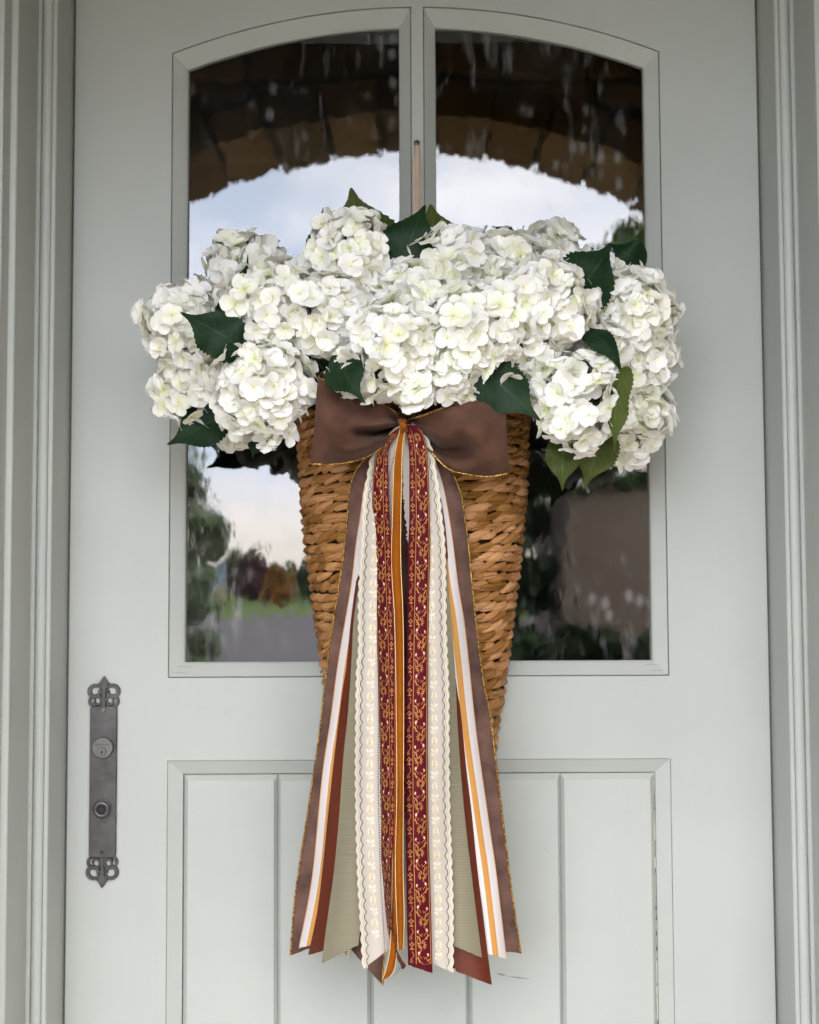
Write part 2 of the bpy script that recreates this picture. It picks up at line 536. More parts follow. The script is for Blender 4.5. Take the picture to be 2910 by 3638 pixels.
def noise_mat(name, a, b_, scale, rough=0.85, bump=0.3, dist=0.01, detail=6):
    m = mat(name, a, rough, spec=0.25)
    n = N(m)
    f = n.noise(n.coord('Object', rand=True), scale, detail, 0.65)
    n.base(n.mix(n.ramp(f, [(0.3, 0.0), (0.7, 1.0)]), a, b_))
    n.bump(f, bump, dist)
    return m
M['stone'] = noise_mat('brown_stone', (0.28, 0.165, 0.062), (0.52, 0.335, 0.155), 7, bump=0.6)
_n = N(M['stone'])
_src = _n.b.inputs['Base Color'].links[0].from_socket
_oi = _n.new('ShaderNodeObjectInfo')
_n.base(_n.mix(1.0, _src, _n.ramp(_oi.outputs['Random'], [(0.0, 0.6), (1.0, 1.15)]), 'MULTIPLY'))
M['mortar'] = noise_mat('mortar', (0.06, 0.045, 0.03), (0.09, 0.07, 0.05), 30)
M['plaster'] = noise_mat('porch_plaster', (0.26, 0.215, 0.12), (0.33, 0.275, 0.16), 5, bump=0.15)
M['ceiling'] = noise_mat('porch_ceiling_wood', (0.20, 0.14, 0.06), (0.28, 0.20, 0.09), 9)
M['paving'] = noise_mat('porch_paving', (0.40, 0.38, 0.35), (0.52, 0.50, 0.46), 6)
M['asphalt'] = noise_mat('driveway', (0.10, 0.095, 0.10), (0.14, 0.13, 0.135), 1.5)
M['grass'] = noise_mat('lawn', (0.07, 0.12, 0.02), (0.13, 0.17, 0.04), 0.6)
M['soil'] = noise_mat('ground', (0.10, 0.10, 0.05), (0.15, 0.14, 0.07), 0.3)
M['hill'] = noise_mat('blue_hill', (0.10, 0.13, 0.18), (0.13, 0.16, 0.21), 0.01)
M['siding'] = noise_mat('brown_siding', (0.09, 0.07, 0.055), (0.12, 0.095, 0.075), 4)
M['trim'] = mat('grey_trim', (0.38, 0.38, 0.38), 0.6)
M['rooftile'] = noise_mat('roof_tile', (0.08, 0.06, 0.05), (0.12, 0.09, 0.07), 3)
M['barkm'] = noise_mat('bark', (0.08, 0.06, 0.045), (0.14, 0.11, 0.08), 12)
def foliage(name, a, b_):
    m = mat(name, a, 0.6, spec=0.3)
    n = N(m)
    f = n.noise(n.coord('Object'), 5.0, 4)
    n.base(n.mix(n.ramp(f, [(0.35, 0.0), (0.65, 1.0)]), a, b_))
    return m
M['fol_mid'] = foliage('foliage_mid', (0.045, 0.085, 0.02), (0.09, 0.14, 0.035))
M['fol_dark'] = foliage('foliage_dark', (0.018, 0.035, 0.012), (0.035, 0.06, 0.02))
M['fol_pale'] = foliage('foliage_pale', (0.08, 0.12, 0.06), (0.14, 0.18, 0.09))
M['fol_red'] = foliage('foliage_maroon', (0.05, 0.018, 0.02), (0.08, 0.03, 0.03))
M['fol_orange'] = foliage('foliage_orange', (0.20, 0.085, 0.02), (0.28, 0.13, 0.035))

# ------------------------------------------------------------------ the ground and what lies before the house (seen in the panes)
def sheet(x0, x1, y0, y1, z):
    return [(x0, y0, z), (x1, y0, z), (x1, y1, z), (x0, y1, z)], [(0, 1, 2, 3)]
struct('ground', *sheet(-900, 900, -1500, 60, -0.16), M['soil'])
struct('driveway', *sheet(-26, 9, -58, -4.2, -0.152), M['asphalt'])
struct('lawn', *sheet(-120, 120, -190, -58.5, -0.148), M['grass'])
struct('porch_floor', *box(-1.75, 1.75, -2.6, 0.06, -0.30, 0.0), M['paving'])
# distant hills
hv, hf = [], []
nh = 60
for i in range(nh + 1):
    x = -800 + 1600 * i / nh
    h = 26 + 16 * noise.noise(Vector((i * 0.23, 1.3, 0))) + 7 * noise.noise(Vector((i * 0.9, 4.3, 0)))
    hv += [(x, -1050, -1), (x, -1150, h), (x, -1320, -1)]
for i in range(nh):
    a = i * 3
    hf += [(a, a + 3, a + 4, a + 1), (a + 1, a + 4, a + 5, a + 2)]
struct('hills', hv, hf, M['hill'], True)

# ------------------------------------------------------------------ porch: walls, ceiling, stone arch
ARCH_Y, ARCH_T, ARCH_R, ARCH_X, ARCH_TOP = -1.20, 0.26, 1.24, -0.01, 2.355
ARCH_HW = 1.16
ARCH_CZ = ARCH_TOP - ARCH_R
porch = thing('entrance_porch', 'plastered entrance porch around the door with dark timber ceiling', 'porch', (0, -0.6, 0))
WALL_Y = -0.188
part('wall', *box(-1.75, -0.70, WALL_Y, 0.10, 0.002, 3.05), M['plaster'], porch).name = 'back_wall'
part('back_wall', *box(0.70, 1.75, WALL_Y, 0.10, 0.002, 3.05), M['plaster'], porch)
part('back_wall', *box(-0.70, 0.70, WALL_Y, 0.10, 2.24, 3.05), M['plaster'], porch)
part('side_wall', *box(-1.90, -1.752, ARCH_Y - ARCH_T, 0.10, 0.002, 3.05), M['plaster'], porch)
part('side_wall', *box(1.752, 1.90, ARCH_Y - ARCH_T, 0.10, 0.002, 3.05), M['plaster'], porch)
for i in range(6):
    y0 = ARCH_Y - ARCH_T + i * 0.245
    part('ceiling_board', *box(-1.90, 1.90, y0, y0 + 0.238, 3.055, 3.09), M['ceiling'], porch)
part('roof_slab', *box(-2.3, 2.3, -1.75, 0.5, 3.10, 3.3), M['rooftile'], porch)

arch = thing('stone_porch_arch', 'brown stone block arch across the porch, mirrored dark in the upper panes', 'arch', (0, ARCH_Y, 0))
SP = ARCH_HW
spring_z = ARCH_CZ + math.sqrt(ARCH_R ** 2 - ARCH_HW ** 2)
ROUT = ARCH_R + 0.075
# mortar body behind the stones
av, af = [], []
NA = 40
ang0 = math.asin(ARCH_HW / ARCH_R)
inner = [(ARCH_X - ARCH_HW - 0.004, 0.0)] + [(ARCH_X + (ARCH_R + 0.006) * math.sin(lerp(-ang0, ang0, k / NA)), ARCH_CZ + (ARCH_R + 0.006) * math.cos(lerp(-ang0, ang0, k / NA))) for k in range(NA + 1)] + [(ARCH_X + ARCH_HW + 0.004, 0.0)]
outer = [(-1.75, 0.0)] + [(lerp(-1.75, 1.75, k / NA), 3.05) for k in range(NA + 1)] + [(1.75, 0.0)]
for (xi, zi), (xo, zo) in zip(inner, outer):
    av += [(xi, ARCH_Y, zi), (xo, ARCH_Y, zo), (xi, ARCH_Y - ARCH_T, zi), (xo, ARCH_Y - ARCH_T, zo)]
for k in range(len(inner) - 1):
    a = k * 4
    af += [(a, a + 1, a + 5, a + 4), (a + 2, a + 6, a + 7, a + 3), (a, a + 4, a + 6, a + 2)]
part('mortar_core', av, af, M['mortar'], arch)
# voussoirs
NV = 23
for k in range(NV):
    a0 = lerp(-ang0, ang0, k / NV) + 0.004
    a1 = lerp(-ang0, ang0, (k + 1) / NV) - 0.004
    r0, r1 = ARCH_R - 0.012 * random.random(), ROUT + random.uniform(-0.01, 0.015)
    yb = ARCH_Y + 0.014 + random.uniform(0, 0.014)
    v = []
    for yy in (yb, ARCH_Y - ARCH_T - 0.012):
        for aa, rr in ((a0, r0), (a1, r0), (a1, r1), (a0, r1)):
            v.append((ARCH_X + rr * math.sin(aa), yy, ARCH_CZ + rr * math.cos(aa)))
    f = [(0, 1, 2, 3), (7, 6, 5, 4), (0, 4, 5, 1), (1, 5, 6, 2), (2, 6, 7, 3), (3, 7, 4, 0)]
    part('voussoir', v, f, M['stone'], arch)
# coursed blocks on the face towards the door
z = 0.01
row = 0
while z < 3.0:
    h = random.choice((0.085, 0.10, 0.115))
    z1 = min(z + h, 3.045)
    x = -1.74 - random.uniform(0, 0.15)
    while x < 1.74:
        wd = random.uniform(0.14, 0.26)
        xa, xb = max(x, -1.745) + 0.005, min(x + wd, 1.745) - 0.005
        x += wd
        if xb - xa < 0.04: continue
        zm0, zm1 = z + 0.005, z1 - 0.005
        def blocked(xx, zz):
            dx = xx - ARCH_X
            if zz < spring_z: return abs(dx) < ARCH_HW
            return dx * dx + (zz - ARCH_CZ) ** 2 < (ROUT + 0.02) ** 2 and abs(dx) < ARCH_HW + 0.2
        # trim the block's lower edge to the ring
        cs = [(xa, zm0), (xb, zm0), (xb, zm1), (xa, zm1)]
        if blocked(xa, zm1) and blocked(xb, zm1): continue
        if zm1 < spring_z:
            if xa < ARCH_X + ARCH_HW and xb > ARCH_X - ARCH_HW:
                if xa < ARCH_X - ARCH_HW - 0.03: xb = ARCH_X - ARCH_HW + 0.006
                elif xb > ARCH_X + ARCH_HW + 0.03: xa = ARCH_X + ARCH_HW - 0.006
                else: continue
            cs = [(xa, zm0), (xb, zm0), (xb, zm1), (xa, zm1)]
        else:
            def lift(xx):
                dx = xx - ARCH_X
                if abs(dx) >= ROUT + 0.02: return zm0
                return max(zm0, ARCH_CZ + math.sqrt((ROUT + 0.02) ** 2 - dx * dx)) if abs(dx) < ARCH_HW + 0.2 else zm0
            za, zb = lift(xa), lift(xb)
            if za > zm1 - 0.012 and zb > zm1 - 0.012: continue
            za, zb = min(za, zm1 - 0.004), min(zb, zm1 - 0.004)
            cs = [(xa, za), (xb, zb), (xb, zm1), (xa, zm1)]
        yf = ARCH_Y + 0.008 + random.uniform(0, 0.02)
        v = [(cx_, yf - 0.006, cz_) for cx_, cz_ in cs]
        mx_, mz_ = sum(c[0] for c in cs) / 4, sum(c[1] for c in cs) / 4
        v += [(lerp(cx_, mx_, 0.07), yf + random.uniform(0, 0.006), lerp(cz_, mz_, 0.10)) for cx_, cz_ in cs]
        v += [(cx_, ARCH_Y - 0.02, cz_) for cx_, cz_ in cs]
        f = [(4, 5, 6, 7)]
        for q in range(4):
            q2 = (q + 1) % 4
            f += [(q, q2, q2 + 4, q + 4), (q + 8, q2 + 8, q2, q)]
        part('stone_block', v, f, M['stone'], arch)
    z = z1
    row += 1

# dim hall behind the door
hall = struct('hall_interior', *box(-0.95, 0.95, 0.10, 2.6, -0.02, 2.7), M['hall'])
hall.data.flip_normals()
hm = hall.data
import bmesh
bm = bmesh.new(); bm.from_mesh(hm)
bm.faces.ensure_lookup_table()
kill = [f for f in bm.faces if abs(f.calc_center_median().y - 0.10) < 1e-4]
bmesh.ops.delete(bm, geom=kill, context='FACES')
bm.to_mesh(hm); bm.free()

# ------------------------------------------------------------------ trees and the neighbour's wing, seen mirrored in the panes
def leaf_cloud(blobs, count, size, seed):
    rnd = random.Random(seed)
    v, f = [], []
    tot = sum(b[3] ** 2 for b in blobs)
    for (bx, by, bz, br) in blobs:
        for _ in range(int(count * br * br / tot)):
            d = Vector((rnd.gauss(0, 1), rnd.gauss(0, 1), rnd.gauss(0, 1))).normalized() * br * (rnd.random() ** 0.45)
            d.z *= 0.85
            c = Vector((bx, by, bz)) + d
            a = Vector((rnd.gauss(0, 1), rnd.gauss(0, 1), rnd.gauss(0, 1))).normalized()
            b2 = a.cross(Vector((rnd.gauss(0, 1), rnd.gauss(0, 1), rnd.gauss(0, 1)))).normalized()
            s = size * rnd.uniform(0.6, 1.3)
            k = len(v)
            v += [c - a * s, c + b2 * s * 0.45, c + a * s, c - b2 * s * 0.45]
            f.append((k, k + 1, k + 2, k + 3))
    return v, f

def tree(name, label, x, y, h, r, material, seed, count=2600, size=0.09, trunk_r=0.07, nb=9, low=0.3, group=None, cat='tree'):
    rnd = random.Random(seed)
    t = thing(name, label, cat, (x, y, -0.15), group)
    tr_top = -0.15 + h * 0.75
    acc = ([], [])
    add(acc, tube([(x, y, -0.15), (x + rnd.uniform(-.05, .05), y, h * 0.3), (x + rnd.uniform(-.1, .1), y, tr_top)],
                  lambda i: trunk_r * (1.15, 0.9, 0.35)[i], 7))
    blobs = []
    for k in range(nb):
        a = 2.4 * k + rnd.random()
        zz = lerp(low * h, h - r * 0.35, (k + 0.5) / nb)
        rr = r * (0.75 if k in (0, nb - 1) else 1.0) * rnd.uniform(0.35, 0.6)
        c = (x + math.cos(a) * r * 0.55 * rnd.uniform(.5, 1), y + math.sin(a) * r * 0.55, zz)
        blobs.append((*c, rr))
        add(acc, tube([(x, y, zz * 0.75), c], lambda i: trunk_r * (0.4, 0.12)[i], 5))
    part('trunk', *acc, M['barkm'], t, True)
    part('crown', *leaf_cloud(blobs, count, size, seed), material, t)
    return t

tree('slender_tree', 'slender loose-leaved tree mirrored at the left edge of the lower left pane', -2.75, -12.6, 3.1, 0.85, M['fol_pale'], 3, 2600, 0.08, low=0.12)
tree('dark_shrub', 'dark low shrub mirrored in the bottom left corner of the glass', -1.75, -7.0, 0.85, 0.45, M['fol_dark'], 5, 2200, 0.05, 0.02, low=0.1, cat='shrub')
tree('tall_tree', 'tall green tree mirrored at the right edge of the upper right pane', 2.30, -9.3, 5.2, 1.35, M['fol_mid'], 8, 7000, 0.10, low=0.30)
tree('dark_evergreen', 'dark evergreen behind the low brown wing, mirrored at the right edge of the glass', 3.0, -11.5, 4.4, 1.7, M['fol_dark'], 9, 7000, 0.11, low=0.15)
far = [(-16.5, -92, 3.9, 2.4, 'fol_mid', 'round green tree far across the lawn, mirrored beside the slender tree'),
       (-12.2, -96, 4.2, 1.9, 'fol_red', 'maroon-leaved tree far across the lawn, mirrored left of the basket'),
       (-9.2, -90, 2.7, 1.25, 'fol_orange', 'orange autumn tree far across the lawn, mirrored against the basket edge'),
       (-6.0, -95, 5.0, 2.3, 'fol_mid', 'green tree far across the lawn just left of the straight path to the road'),
       (-19.0, -104, 4.6, 2.6, 'fol_dark', 'dark evergreen tree far across the lawn at the left of the row'),
       (-10.6, -101, 3.6, 2.2, 'fol_mid', 'green tree between the maroon and orange ones far across the lawn'),
       (-7.2, -99, 3.9, 2.0, 'fol_dark', 'dark tree just right of the orange one far across the lawn'),
       (-15.0, -84, 2.4, 1.6, 'fol_dark', 'low dark tree in front of the round green one far across the lawn'),
       (-14.2, -110, 5.4, 2.6, 'fol_pale', 'pale tree behind the maroon one far across the lawn')]
for i, (x, y, h, r, mk, lb) in enumerate(far):
    tree('far_tree', lb, x, y, h, r, M[mk], 20 + i, 700 if mk == 'fol_orange' else 1500, 0.30, 0.12, low=0.1, group='trees across the lawn')
hedge_labels = ['dark leafy shrub outside the porch, mirrored beside the basket in the lower right pane',
                'dark leafy shrub outside the porch, mirrored in the middle of the lower right pane',
                'dark leafy shrub outside the porch, mirrored in the right corner of the lower right pane',
                'tall dark shrub by the brown wing, mirrored right of the basket rim']
for i, (x, y, h, r) in enumerate([(0.72, -4.3, 1.12, 0.42), (1.22, -4.1, 1.22, 0.45), (1.75, -4.3, 1.30, 0.5), (0.62, -5.9, 2.1, 0.42)]):
    tree('garden_shrub', hedge_labels[i], x, y, h, r, M['fol_dark'], 40 + i, 5200, 0.055, 0.02, low=0.08, group='shrubs outside the porch', cat='shrub')
wing = thing('garage_wing', 'low brown wing with pale eave line, mirrored in the lower right pane', 'building', (2.4, -5.3, -0.15))
part('wall', *box(0.86, 4.6, -7.6, -5.3, -0.15, 1.78), M['siding'], wing)
rv = [(0.80, -5.2, 1.80), (4.8, -5.2, 2.36), (4.8, -7.8, 2.9), (0.80, -7.8, 2.34)]
part('roof', rv + [(x, y, z + 0.05) for x, y, z in rv], [(0, 3, 2, 1), (4, 5, 6, 7), (0, 1, 5, 4), (1, 2, 6, 5), (2, 3, 7, 6), (3, 0, 4, 7)], M['rooftile'], wing)
ev = [(0.80, -5.195, 1.80), (4.8, -5.195, 2.36), (4.8, -5.195, 2.40), (0.80, -5.195, 1.84)]
part('eave_board', ev + [(x, -5.175, z) for x, y, z in ev], [(0, 3, 2, 1), (4, 5, 6, 7), (0, 1, 5, 4), (1, 2, 6, 5), (2, 3, 7, 6), (3, 0, 4, 7)], M['trim'], wing)

# ------------------------------------------------------------------ door frame (jambs with stepped mouldings)
jf = thing('door_frame', 'pale sage painted door frame with stepped beaded mouldings on both sides', 'door frame', (0, -0.09, 0))
def jamb_profile(s):
    """(x, depth) outline from the door edge outwards"""
    p = [(0.4605, -0.05), (0.4605, 0.074), (0.4615, 0.0755), (0.4655, 0.0755), (0.4662, 0.0735)]
    for k in range(9):                                  # rounded bead
        a = math.pi * k / 8
        p.append((0.4730 - 0.0066 * math.cos(a), 0.0735 + 0.0062 * math.sin(a)))
    p += [(0.4800, 0.0735), (0.4806, 0.0758), (0.4846, 0.0758), (0.4852, 0.0775), (0.4852, 0.1560), (0.4866, 0.1576), (0.4918, 0.1590),
          (0.4926, 0.1600), (0.4926, 0.1862), (0.4936, 0.1872), (0.60, 0.1890), (0.702, 0.1890), (0.702, -0.05)]
    return [(s * x, -d) for x, d in p]
for s in (-1, 1):
    pr = jamb_profile(s)
    v = [(x, y, zz) for zz in (0.003, 2.235) for x, y in pr]
    k = len(pr)
    f = [tuple((i, (i + 1) % k, (i + 1) % k + k, i + k)) for i in range(k)]
    o = part('jamb', v, f, M['paint'], jf)
    bm = bmesh.new(); bm.from_mesh(o.data)
    bmesh.ops.recalc_face_normals(bm, faces=bm.faces)
    bm.to_mesh(o.data); bm.free()
part('head_jamb', *box(-0.4595, 0.4595, -0.186, 0.04, 2.075, 2.232), M['paint'], jf)
part('threshold', *box(-0.4595, 0.4595, -0.16, 0.05, 0.001, 0.018), M['pewter'], jf)
# dark strips painting the shadow line in the gap between door and jamb
for s in (-1, 1):
    part('gap_shade_strip', *box(*sorted((s * 0.4578, s * 0.4603)), 0.004, 0.02, 0.02, 2.07), M['gap'], jf)

# ------------------------------------------------------------------ door
door = thing('front_door', 'pale sage painted front door with arched twin panes and boarded lower panel', 'door', (0, 0, 0.02))
DX, DT = 0.4572, 0.045
XO, XG, ZC = 0.3275, 0.3075, 1.145            # window opening / glass half widths, arc centre height
RO_, RG = 0.8850, 0.8605
ZB, ZBG = 1.132, 1.1515
MXC = 0.0021                                   # mullion axis
MH, MG = 0.0080, 0.0245
def arc_z(x, r): return ZC + math.sqrt(r * r - x * x)
for s in (-1, 1):
    part('stile', *box(*sorted((s * XO, s * DX)), 0, DT, 0.022, 2.07), M['paint'], door)
# top rail with arched underside
tv, tf = [], []
NT = 32
for k in range(NT + 1):
    x = lerp(-XO, XO, k / NT)
    for zz in (arc_z(x, RO_), 2.07):
        for yy in (0, DT): tv.append((x, yy, zz))
for k in range(NT):
    a = k * 4
    tf += [(a, a + 4, a + 6, a + 2), (a + 1, a + 3, a + 7, a + 5), (a, a + 1, a + 5, a + 4)]
part('top_rail', tv, tf, M['paint'], door)
part('lock_rail', *box(-XO, XO, 0, DT, 1.025, ZB), M['paint'], door)
part('bottom_rail', *box(-XO, XO, 0, DT, 0.022, 0.24), M['paint'], door)
# mullion
mv = []
mz = [ZB] + [None]
part('mullion', [(MXC - MH, 0, ZB), (MXC + MH, 0, ZB), (MXC + MH, 0, arc_z(MH, RO_)), (MXC - MH, 0, arc_z(MH, RO_)),
                 (MXC - MH, DT, ZB), (MXC + MH, DT, ZB), (MXC + MH, DT, arc_z(MH, RO_)), (MXC - MH, DT, arc_z(MH, RO_))],
     [(0, 1, 2, 3), (7, 6, 5, 4), (0, 4, 5, 1), (1, 5, 6, 2), (2, 6, 7, 3), (3, 7, 4, 0)], M['paint'], door)
# glazing mouldings: a fine open joint, a chamfer falling to the glass
GAP, YG = 0.0008, 0.0155
def chamfer(path_out, path_in, name='glazing_bead'):
    """ruled moulding between the outer edge (door face) and the inner edge (glass)"""
    v, f = [], []
    for (ox, oz), (ix, iz) in zip(path_out, path_in):
        d = Vector((ix - ox, iz - oz))
        L = d.length; d.normalize()
        for t_, dep in ((0.0, DT * 0.6), (0.0, 0.0016), (0.0012, 0.0004), (L * 0.86, 0.0095), (L * 0.90, 0.0100), (L, 0.0118), (L, YG)):
            v.append((ox + d.x * t_, dep, oz + d.y * t_))
    k = 7
    for i in range(len(path_out) - 1):
        for j in range(k - 1):
            f.append((i * k + j, i * k + j + 1, (i + 1) * k + j + 1, (i + 1) * k + j))
    f.append(tuple(range(k)))
    f.append(tuple(range((len(path_out) - 1) * k + k - 1, (len(path_out) - 1) * k - 1, -1)))
    o = part(name, v, f, M['paint'], door)
    bm = bmesh.new(); bm.from_mesh(o.data)
    bmesh.ops.recalc_face_normals(bm, faces=bm.faces)
    bm.to_mesh(o.data); bm.free()
    return o
for s in (-1, 1):
    xo, xg = s * (XO - GAP), s * XG
    xm, xmg = MXC + s * (MH + GAP), MXC + s * MG
    RI = RO_ - GAP
    po = [(lerp(xo, xm, k / 20), arc_z(lerp(xo, xm, k / 20), RI)) for k in range(21)]
    pi_ = [(lerp(xg, xmg, k / 20), arc_z(lerp(xg, xmg, k / 20), RG)) for k in range(21)]
    chamfer(po, pi_)
    chamfer([(xo, ZB + GAP), (xo, po[0][1])], [(xg, ZBG), (xg, pi_[0][1])])
    chamfer([(xm, ZB + GAP), (xm, po[-1][1])], [(xmg, ZBG), (xmg, pi_[-1][1])])
    chamfer([(xo, ZB + GAP), (xm, ZB + GAP)], [(xg, ZBG), (xmg, ZBG)])
    # pane
    gx0, gx1 = sorted((s * (XG + 0.006), MXC + s * (MG - 0.006)))
    v, f = [], []
    for k in range(21):
        x = lerp(gx0, gx1, k / 20)
        for yy in (YG + 0.0005, YG + 0.0225):
            v += [(x, yy, ZBG - 0.006), (x, yy, arc_z(x, RG) + 0.006)]
    for k in range(20):
        a = k * 4
        f.append((a, a + 4, a + 5, a + 1))
    o = part('glass_pane', v, f, M['glass'], door)
    o['label'] = 'left arched pane mirroring sky and distant trees' if s < 0 else 'right arched pane mirroring sky, a green tree and dark shrubs'
    # back moulding on the hall side keeps the pane in place
    # dark spacer edge around the glass
    bz = YG - 0.0004
    sv, sf = [], []
    ex0, ex1 = (xg, xmg)
    rim_o = [(ex0, ZBG)] + [(lerp(ex0, ex1, k / 20), arc_z(lerp(ex0, ex1, k / 20), RG)) for k in range(21)] + [(ex1, ZBG)]
    cxm = (ex0 + ex1) / 2
    wob = lambda: random.uniform(0.0012, 0.0026)
    rim_i = []
    for (x, zz) in rim_o:
        sx = 1 if cxm > x else -1
        rim_i.append((x + sx * wob() if (x in (ex0, ex1)) else x, zz - (wob() if zz > ZBG else 0)))
    for (a, b_) in zip(rim_o, rim_i):
        sv += [(a[0], bz, a[1]), (b_[0], bz, b_[1])]
    for k in range(len(rim_o) - 1):
        sf.append((2 * k, 2 * k + 1, 2 * k + 3, 2 * k + 2))
    part('glazing_seal', sv, sf, M['gap'], door)
# lower panel: sloping frame moulding, then five V-grooved boards
PX, PZ, PIX, PIZ, PZB, PIZB = 0.3280 - 0.0, 1.025, 0.3088, 1.0065, 0.24, 0.262
g = GAP * 0.8
XOi = XO - g
def slope(o4, i4):
    v = [(o4[0][0], 0.0005, o4[0][1]), (o4[1][0], 0.0005, o4[1][1]), (i4[1][0], 0.0105, i4[1][1]), (i4[0][0], 0.0105, i4[0][1]),
         (o4[0][0], DT * 0.7, o4[0][1]), (o4[1][0], DT * 0.7, o4[1][1]), (i4[1][0], DT * 0.7, i4[1][1]), (i4[0][0], DT * 0.7, i4[0][1])]
    f = [(0, 1, 2, 3), (7, 6, 5, 4), (0, 4, 5, 1), (1, 5, 6, 2), (2, 6, 7, 3), (3, 7, 4, 0)]
    o = part('panel_moulding', v, f, M['paint'], door)
    bm = bmesh.new(); bm.from_mesh(o.data)
    bmesh.ops.recalc_face_normals(bm, faces=bm.faces)
    bm.to_mesh(o.data); bm.free()
co = [(-XOi, PZ - g), (XOi, PZ - g), (XOi, PZB + g), (-XOi, PZB + g)]
ci = [(-PIX, PIZ), (PIX, PIZ), (PIX, PIZB), (-PIX, PIZB)]
for k in range(4):
    slope((co[k], co[(k + 1) % 4]), (ci[k], ci[(k + 1) % 4]))
part('panel_backing', *box(-0.315, 0.315, 0.0185, 0.0315, 0.245, 1.02), M['paint'], door)
bxs = [-PIX + 0.0012, -0.1849, -0.0640, 0.0632, 0.1848, PIX - 0.0012]
BV, BF = 0.0075, 0.0062      # bevel width, face depth
for i in range(5):
    x0, x1 = bxs[i] + 0.0003, bxs[i + 1] - 0.0003
    lb = 0.0058 if i == 0 else 0.0042
    rb = 0.0058 if i == 4 else 0.0042
    z1, z0 = PIZ - 0.0015, PIZB + 0.0015
    v = [(x0, 0.0125, z0), (x1, 0.0125, z0), (x1, 0.0125, z1), (x0, 0.0125, z1),
         (x0 + lb, BF, z0 + BV), (x1 - rb, BF, z0 + BV), (x1 - rb, BF, z1 - BV), (x0 + lb, BF, z1 - BV),
         (x0, 0.0185, z0), (x1, 0.0185, z0), (x1, 0.0185, z1), (x0, 0.0185, z1)]
    f = [(4, 5, 6, 7), (0, 1, 5, 4), (1, 2, 6, 5), (2, 3, 7, 6), (3, 0, 4, 7), (8, 9, 1, 0), (9, 10, 2, 1), (10, 11, 3, 2), (11, 8, 0, 3)]
    part('board', v, f, M['paint'], door)
# cracked caulk along the right side of the panel
acc, acc2 = ([], []), ([], [])
rz = random.Random(4)
z = 0.30
while z < 1.0:
    L = rz.uniform(0.004, 0.03)
    w0 = rz.uniform(0.0003, 0.0009)
    add(acc, box(PIX - 0.0018 - w0, PIX - 0.0016 + w0 * 0.6, 0.0088, 0.0118, z, z + L))
    if rz.random() < 0.22:
        add(acc2, box(PIX - 0.0015, PIX - 0.0009, 0.0084, 0.0116, z + L, z + L + rz.uniform(0.002, 0.006)))
    z += L + rz.uniform(0.002, 0.007)
o = part('caulk_bead', *acc, M['caulk'], door); o['label'] = 'cracked cream caulk along the panel edge'
part('caulk_crack', *acc2, M['dark_mark'], door)
# weathered mitre cracks at the lower corners of the glazing bead, scratches
acc = ([], [])
def scratch(pts, w, d=-0.0006):
    """a thin scratch lying on the door, pts in photograph pixels"""
    q = [P(x, y, 0) for x, y in pts]
    v, f = [], []
    for i, p in enumerate(q):
        t = (q[min(i + 1, len(q) - 1)] - q[max(i - 1, 0)]).normalized()
        nn = Vector((-t.z, 0, t.x))
        ww = w * (0.25 if i in (0, len(q) - 1) else 1.0)
        v += [p + nn * ww + Vector((0, d, 0)), p - nn * ww + Vector((0, d, 0))]
    for i in range(len(q) - 1):
        f.append((2 * i, 2 * i + 1, 2 * i + 3, 2 * i + 2))
    return v, f
add(acc, scratch([(1765, 3457), (1782, 3462), (1798, 3466)], 0.0006))
add(acc, scratch([(1806, 3468), (1840, 3473), (1880, 3477)], 0.0005))
add(acc, scratch([(2498, 1277), (2525, 1281)], 0.0004))
add(acc, scratch([(1398, 3470), (1424, 3436), (1436, 3424)], 0.0004))
add(acc, scratch([(150, 0), (150, 0)], 0.0001, 0.002))
o = part('scratch', *acc, M['dark_mark'], door)
acc = ([], [])
for (x0, z0, sgn) in ((-0.3235, 1.1385, 1), (0.3235, 1.1385, -1)):
    for k in (0, 3):
        xs = x0 + sgn * 0.002 * k
        zz = z0 + 0.0025 * k
        pts = [Vector((xs + sgn * 0.006 * j, 0.0030 + 0.0009 * k - 0.0008, zz + rz.uniform(-0.0007, 0.0007))) for j in range(5)]
        v, f = [], []
        for i, p in enumerate(pts):
            w_ = 0.0002 * (0.2 if i in (0, 4) else 1)
            v += [p + Vector((0, 0, w_)), p - Vector((0, 0, w_))]
        for i in range(4): f.append((2 * i, 2 * i + 1, 2 * i + 3, 2 * i + 2))
        add(acc, (v, f))
part('paint_crack', *acc, M['bare_wood'], door)
# hanger screw
sc = P(878 * 1.687, 302 * 1.687, 0.0)
o = part('hanger_screw', *disc_y(sc.x, sc.z, 0.002, -0.0032, 0.0040, 20, 0.0008), M['steel'], door, True)
acc = ([], [])
add(acc, box(sc.x - 0.0024, sc.x + 0.0024, -0.0036, -0.0030, sc.z - 0.0005, sc.z + 0.0005))
add(acc, box(sc.x - 0.0005, sc.x + 0.0005, -0.0036, -0.0031, sc.z - 0.0024, sc.z + 0.0024))
part('cross_recess', *acc, M['hole'], o)

